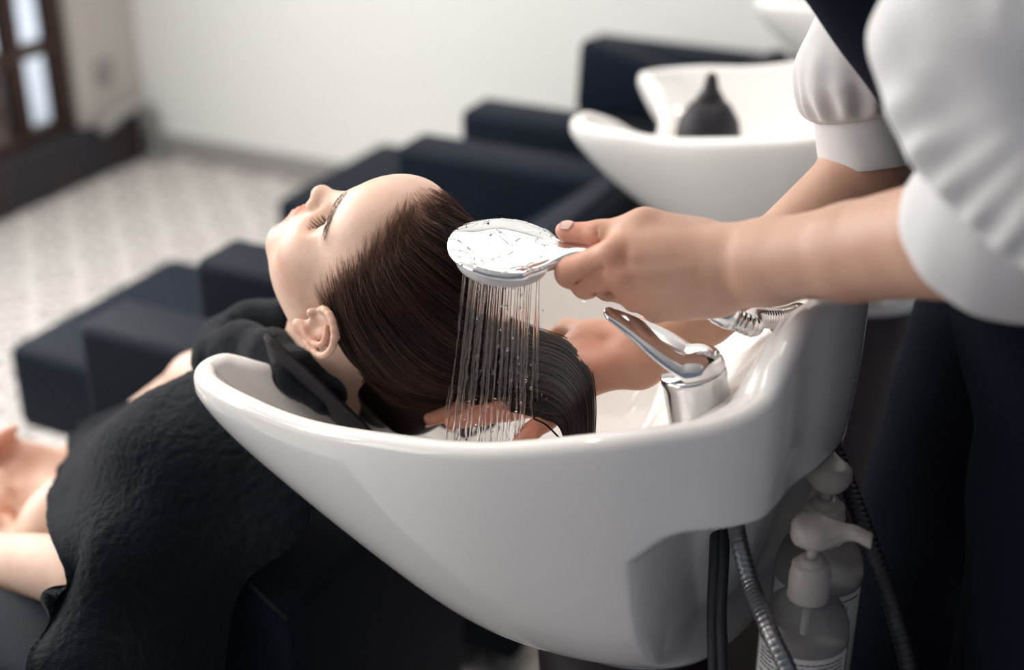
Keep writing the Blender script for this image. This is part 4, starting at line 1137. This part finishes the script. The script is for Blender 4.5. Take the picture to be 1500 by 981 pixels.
# rivulets and beads lying on the wet chrome dome
TOPS = np.array(secs_dome)
for k in range(34):
    i = r.integers(4, 34); j = r.integers(2, 26); pts = []
    for q in range(r.integers(5, 14)):
        pts.append(TOPS[int(np.clip(i, 0, len(TOPS) - 1)), int(np.clip(j, 1, 27))] + upv * .0004); i += r.integers(0, 3); j += r.integers(-1, 2)
    pts = np.array(pts); 
    if len(pts) > 3 and np.linalg.norm(pts[-1] - pts[0]) > .004: mb.add(*tube(spline(pts[::2] if len(pts) > 6 else pts, 22), r.uniform(.0005, .0010), 6))
wo = mb.build('water_spray', M['water'], None, kind='stuff'); tag(wo, 'thin streams of water falling from the shower head onto dark hair', 'water')
fixn(wo)
dr = tag(mobj('water_drop', *drop(at(854, 438, y=-.066), .0030, 1.3), M['water'], None), 'single water drop hanging under the gripping fingers', 'water drop')
fixn(dr)
M['water_bead'] = M['water']
# ------------------------------------------------------------------ ribbed hoses
def ribbed(path, rad, m, name, parent, pitch=.0042, amp=.16, seg=18):
    L_ = np.r_[0, np.cumsum(np.linalg.norm(np.diff(path, axis=0), axis=1))]
    n = int(L_[-1] / (pitch / 6)); ss = np.linspace(0, L_[-1], n)
    pts = np.stack([np.interp(ss, L_, path[:, i]) for i in range(3)], 1)
    ph = (ss / pitch) % 1
    rr = rad * (1 - amp * np.clip(1 - np.minimum(ph, 1 - ph) / .16, 0, 1))
    v, f = tube(pts, rr, seg); return mobj(name, v, f, m, parent)
hose = thing('shower_hose', 'ribbed chrome hose from the hand shower into the basin deck', 'hose', at(1160, 478, y=.06))
hd = (HE - neck_end) / np.linalg.norm(HE - neck_end)
v, f = lathe([(.0118, 0), (.0128, .004), (.0128, .018), (.0108, .024)], 28, HE - hd * .004, hd); mobj('hose_nut', v, f, M['chrome_soft'], hose)
COL_P = at(1162, 480, z=1.098)
hp = spline([HE + hd * .018, HE + hd * .035 + [0, .01, -.004], at(1105, 466, y=-.005), at(1136, 466, y=.035), at(1157, 462, y=.07), COL_P + [.004, .004, .016], COL_P + [.004, .006, -.004]], 80)
M['rib'] = mat('polished_steel_ribs', (.62, .60, .59), rough=.16, metal=1)
ribbed(hp, .0108, M['rib'], 'ribbed_tube', hose, .0050, .30)
v, f = lathe([(.026, -.003), (.026, .004), (.023, .009), (.017, .012), (.013, .012), (.013, .006)], 40, COL_P, (.0, -.10, 1)); mobj('collar', v, f, M['chrome'], hose)
# ------------------------------------------------------------------ faucet
fa = thing('mixer_tap', 'chrome single-lever mixer tap rising from the near basin corner', 'tap', at(1030, 640, y=-.075))
T0 = at(1036, 660, y=-.075); T1 = at(1015, 543, y=-.075); ta = (T1 - T0); Lb = np.linalg.norm(ta); ta /= Lb
v, f = lathe([(.034, -.02), (.034, .01), (.0325, Lb * .5), (.0320, Lb * .86), (.0328, Lb * .90), (.0328, Lb * .97), (.031, Lb)], 56, T0, ta); mobj('tap_body', v, f, M['chrome_soft'], fa)
TIP = at(884, 455, y=-.085); B0 = T1 + ta * .002
lx = TIP - B0; lx -= ta * (lx @ ta); lx /= np.linalg.norm(lx); ly = np.cross(ta, lx)
hgt = (TIP - B0) @ ta; Ll = (TIP - B0) @ lx
secs = []; th = np.linspace(0, 2 * np.pi, 40, endpoint=False)
for s in np.r_[np.linspace(-.0325, -.02, 10), np.linspace(-.018, Ll, 44)]:
    t = np.clip((s + .0325) / (Ll + .0325), 0, 1)
    w = .0322 * math.sqrt(max(0, 1 - min(0, s / .0325) ** 2)) if s < 0 else .0322 * (1 - .66 * sstep(Ll * .12, Ll * 1.0, s))
    if s > Ll - .009: w *= math.sqrt(max(0.002, 1 - ((s - Ll + .009) / .009) ** 2))
    zc = hgt * max(0, s) / Ll
    top = .027 * math.sqrt(max(.001, 1 - min(0, s / .0328) ** 2)) * (1 - .76 * t ** 1.6)
    bot = .004 * math.sqrt(max(.001, 1 - min(0, s / .0328) ** 2))
    if s > Ll - .009: k_ = math.sqrt(max(.003, 1 - ((s - Ll + .009) / .009) ** 2)); top *= k_; bot *= k_
    c = B0 + lx * s + ta * zc
    z = np.where(np.sin(th) > 0, np.sin(th) * top, np.sin(th) * bot)
    secs.append(c + np.cos(th)[:, None] * max(w, .0004) * ly + z[:, None] * ta)
v, f = loft(secs); M['lever'] = mat('worn_chrome', (.80, .79, .79), rough=.13, metal=1)
fixn(mobj('lever', v, f, M['lever'], fa))
# ------------------------------------------------------------------ supply hoses under the basin
M['steel_hose'] = mat('grey_steel_hose', (.30, .30, .31), rough=.3, metal=.9)
h1 = thing('drain_hose', 'ribbed metal hose hanging out under the basin\'s near corner', 'hose', at(1110, 870, y=-.15))
ribbed(spline([at(1070, 722, y=-.07), at(1082, 790, y=-.12), at(1100, 855, y=-.14), at(1128, 925, y=-.195), at(1165, 1010, y=-.215), at(1200, 1150, y=-.24)], 60), .0088, M['steel_hose'], 'ribbed_tube', h1, .0062)
for k, (xa, xb) in enumerate(((1044, 1050), (1056, 1064))):
    t = thing('supply_hose', ('leftmost thin dark braided hose hanging beneath the basin', 'thin dark braided hose between its twin and the ribbed metal hose')[k], 'hose', at(xa, 900, y=-.12), 'braided supply hoses')
    v, f = tube(spline([at(1050 + 8 * k, 712, y=-.05), at(xa + 4, 800, y=-.10), at(xa, 900, y=-.12), at(xb - 4, 1000, y=-.13), at(xb, 1200, y=-.14)], 50), .0062, 14); mobj('braided_tube', v, f, M['steel_dark'], t)
h2 = thing('return_hose', 'dark ribbed hose running down behind the pump bottles', 'hose', at(1260, 760, y=-.03))
ribbed(spline([at(1196, 570, y=.06), at(1210, 625, y=.03), at(1238, 700, y=.0), at(1272, 790, y=-.04), at(1308, 890, y=-.07), at(1335, 1000, y=-.10), at(1345, 1150, y=-.12)], 60), .0092, M['steel_dark'], 'ribbed_tube', h2, .0062)
# ------------------------------------------------------------------ pump bottles on a dark trolley
M['bottle'] = mat('clear_bottle_plastic', (.86, .88, .88), rough=.12, trans=.85, ior=1.25)
M['gel'] = mat('pale_shampoo', (.30, .25, .22), rough=.25, trans=.35, ior=1.33)
M['label'] = mat('printed_white_label', (.55, .54, .54), rough=.6)
M['ink'] = mat('grey_ink', (.05, .05, .055), rough=.7)
def pump_bottle(base, H, R_, yaw, label, lines):
    t = thing('pump_bottle', label, 'bottle', base, 'pump bottles on the trolley')
    bx = np.array(base)
    v, f = lathe([(.001, .0), (R_ * .93, .0), (R_, .006), (R_, H * .82), (R_ * .97, H * .87), (R_ * .86, H * .925), (R_ * .62, H * .965), (R_ * .42, H * .982), (R_ * .40, H)], 56, base, cap=False); mobj('bottle_body', v, f, M['bottle'], t)
    v, f = lathe([(.001, .003), (R_ * .90, .003), (R_ * .955, .008), (R_ * .955, H * .80), (.001, H * .80)], 48, base, cap=False); mobj('shampoo', v, f, M['gel'], t)
    v, f = tube([bx + [0, 0, .01], bx + [0, 0, H]], .0032, 10); mobj('dip_tube', v, f, M['plastic'], t)
    c0 = bx + [0, 0, H - .004]; rc = R_ * .46
    v, f = lathe([(rc, 0), (rc * 1.02, .002), (rc, .004), (rc, .026), (rc * .94, .028), (rc * .94, .036), (rc * .80, .039), (rc * .62, .0395), (rc * .60, .044), (.006, .045)], 48, c0); cl = mobj('collar', v, f, M['plastic'], t)
    v, f = tube([c0 + [0, 0, .04], c0 + [0, 0, .064]], .0058, 16); mobj('pump_stem', v, f, M['plastic'], t)
    hc = c0 + [0, 0, .060]; d = np.array([math.cos(yaw), math.sin(yaw), 0]); s_ = np.array([-d[1], d[0], 0]); secs = []
    th = np.linspace(0, 2 * np.pi, 32, endpoint=False); rh = .0225
    for s in np.r_[-np.cos(np.linspace(.03, 1.57, 10)) * rh, np.linspace(.002, .052, 24)]:
        w = math.sqrt(max(1e-6, rh ** 2 - s * s)) if s < .004 else rh * (1 - sstep(.002, .032, s)) + .0070 * sstep(.002, .032, s)
        hh = .0135 * (1 - sstep(.0, .04, s)) + .0068 * sstep(.0, .04, s)
        hh *= min(1, .35 + w / rh) if s < 0 else 1
        zc = .0135 + .006 * sstep(.01, .035, s) - .006 * sstep(.034, .056, s)
        z = np.sign(np.sin(th)) * np.abs(np.sin(th)) ** .75 * hh; x = np.sign(np.cos(th)) * np.abs(np.cos(th)) ** .85 * w
        secs.append(hc + d * s + s_ * x[:, None] + np.array([0, 0, 1]) * (zc + z)[:, None])
    v, f = loft(secs); fixn(mobj('pump_head', v, f, M['plastic'], t))
    # wrapped label with lines of print
    def band(z0, z1, a0, a1, rr, n=24):
        V = []; F = []
        for i in range(n + 1):
            a = a0 + (a1 - a0) * i / n; V += [bx + [rr * math.cos(a), rr * math.sin(a), z0], bx + [rr * math.cos(a), rr * math.sin(a), z1], bx + [(rr - .0004) * math.cos(a), (rr - .0004) * math.sin(a), z1], bx + [(rr - .0004) * math.cos(a), (rr - .0004) * math.sin(a), z0]]
        for i in range(n):
            for j in range(4): F.append((i * 4 + j, i * 4 + 4 + j, i * 4 + 4 + (j + 1) % 4, i * 4 + (j + 1) % 4))
        return V, F + [(0, 1, 2, 3), (n * 4 + 3, n * 4 + 2, n * 4 + 1, n * 4)]
    ac = math.atan2(CAM[1] - bx[1], CAM[0] - bx[0])
    v, f = band(H * .08, H * .80, ac - 1.25, ac + 1.25, R_ + .0006); lb = mobj('label', v, f, M['label'], t)
    mb = MB(); rr_ = np.random.default_rng(lines)
    z = H * .775
    if lines == 5:
        for k in range(26):
            a = ac - 1.05; 
            while a < ac + 1.0:
                wd = rr_.uniform(.05, .16)
                if rr_.random() < .9: mb.add(*band(z - .0011, z, a, min(a + wd, ac + 1.05), R_ + .0010, 4))
                a += wd + .025
            z -= .0046 if k % 5 != 4 else .008
    else:
        mb.add(*band(z - .001, z, ac - .9, ac + 1.1, R_ + .0010, 10))
        for k in range(9): mb.add(*band(z - .040, z - .008, ac - .2 + k * .12, ac - .2 + k * .12 + (.03, .055, .02)[k % 3], R_ + .0010, 3))
    mb.build('printed_lines', M['ink'], lb)
    return t
b1 = at(1180, 905, y=-.14); b2 = at(1203, 800, y=-.045)
SHZ = .70
pump_bottle((float(b1[0]), float(b1[1]), SHZ), float(at(1180, 872, y=-.14)[2]) - SHZ + .004, .0430, math.radians(8), 'clear pump bottle in front with a wrapped text label and spout', 5)
pump_bottle((float(b2[0]), float(b2[1]), SHZ), float(at(1205, 785, y=-.045)[2]) - SHZ + .004, .0450, math.radians(110), 'taller pump bottle standing behind the front one, its spout turned away', 2)
tr = thing('trolley', 'dark salon trolley hidden in shadow beneath the pump bottles', 'trolley', (.70, -.09, 0))
v, f = rbox((.625, -.24, SHZ - .022), (.80, .03, SHZ - .0005), .006, 2); mobj('tray', v, f, M['dark_paint'], tr)
for xx, yy in ((.640, -.225), (.785, -.225), (.640, .015), (.785, .015)):
    v, f = tube([(xx, yy, .05), (xx, yy, SHZ - .02)], .009, 12); lg = mobj('leg', v, f, M['dark_paint'], tr)
    v, f = lathe([(.001, 0), (.014, .002), (.022, .025), (.014, .048), (.001, .05)], 20, (xx, yy, 0), cap=False); mobj('caster', v, f, M['rubber'], lg)
v, f = rbox((.63, -.235, .25), (.795, .025, .268), .006, 2); mobj('shelf', v, f, M['dark_paint'], tr)
# ------------------------------------------------------------------ black squeeze bottle in the second basin
sb = at(1038, 186, y=.90); sbz = .945
bt = thing('squeeze_bottle', 'black squeeze bottle with pointed nozzle standing in the second basin', 'bottle', (float(sb[0]), float(sb[1]), sbz))
zt = float(at(1040, 107, y=float(sb[1]))[2]); Hs = zt - sbz
v, f = lathe([(.001, 0), (.050, .0), (.054, .006), (.054, Hs * .42), (.050, Hs * .55), (.034, Hs * .70), (.022, Hs * .76), (.001, Hs * .77)], 48, (sb[0], sb[1], sbz), cap=False); mobj('bottle_body', v, f, M['rubber'], bt)
v, f = lathe([(.021, Hs * .755), (.021, Hs * .80), (.014, Hs * .84), (.009, Hs * .97), (.006, Hs), (.001, Hs)], 32, (sb[0], sb[1], sbz)); mobj('nozzle_cap', v, f, M['rubber'], bt)
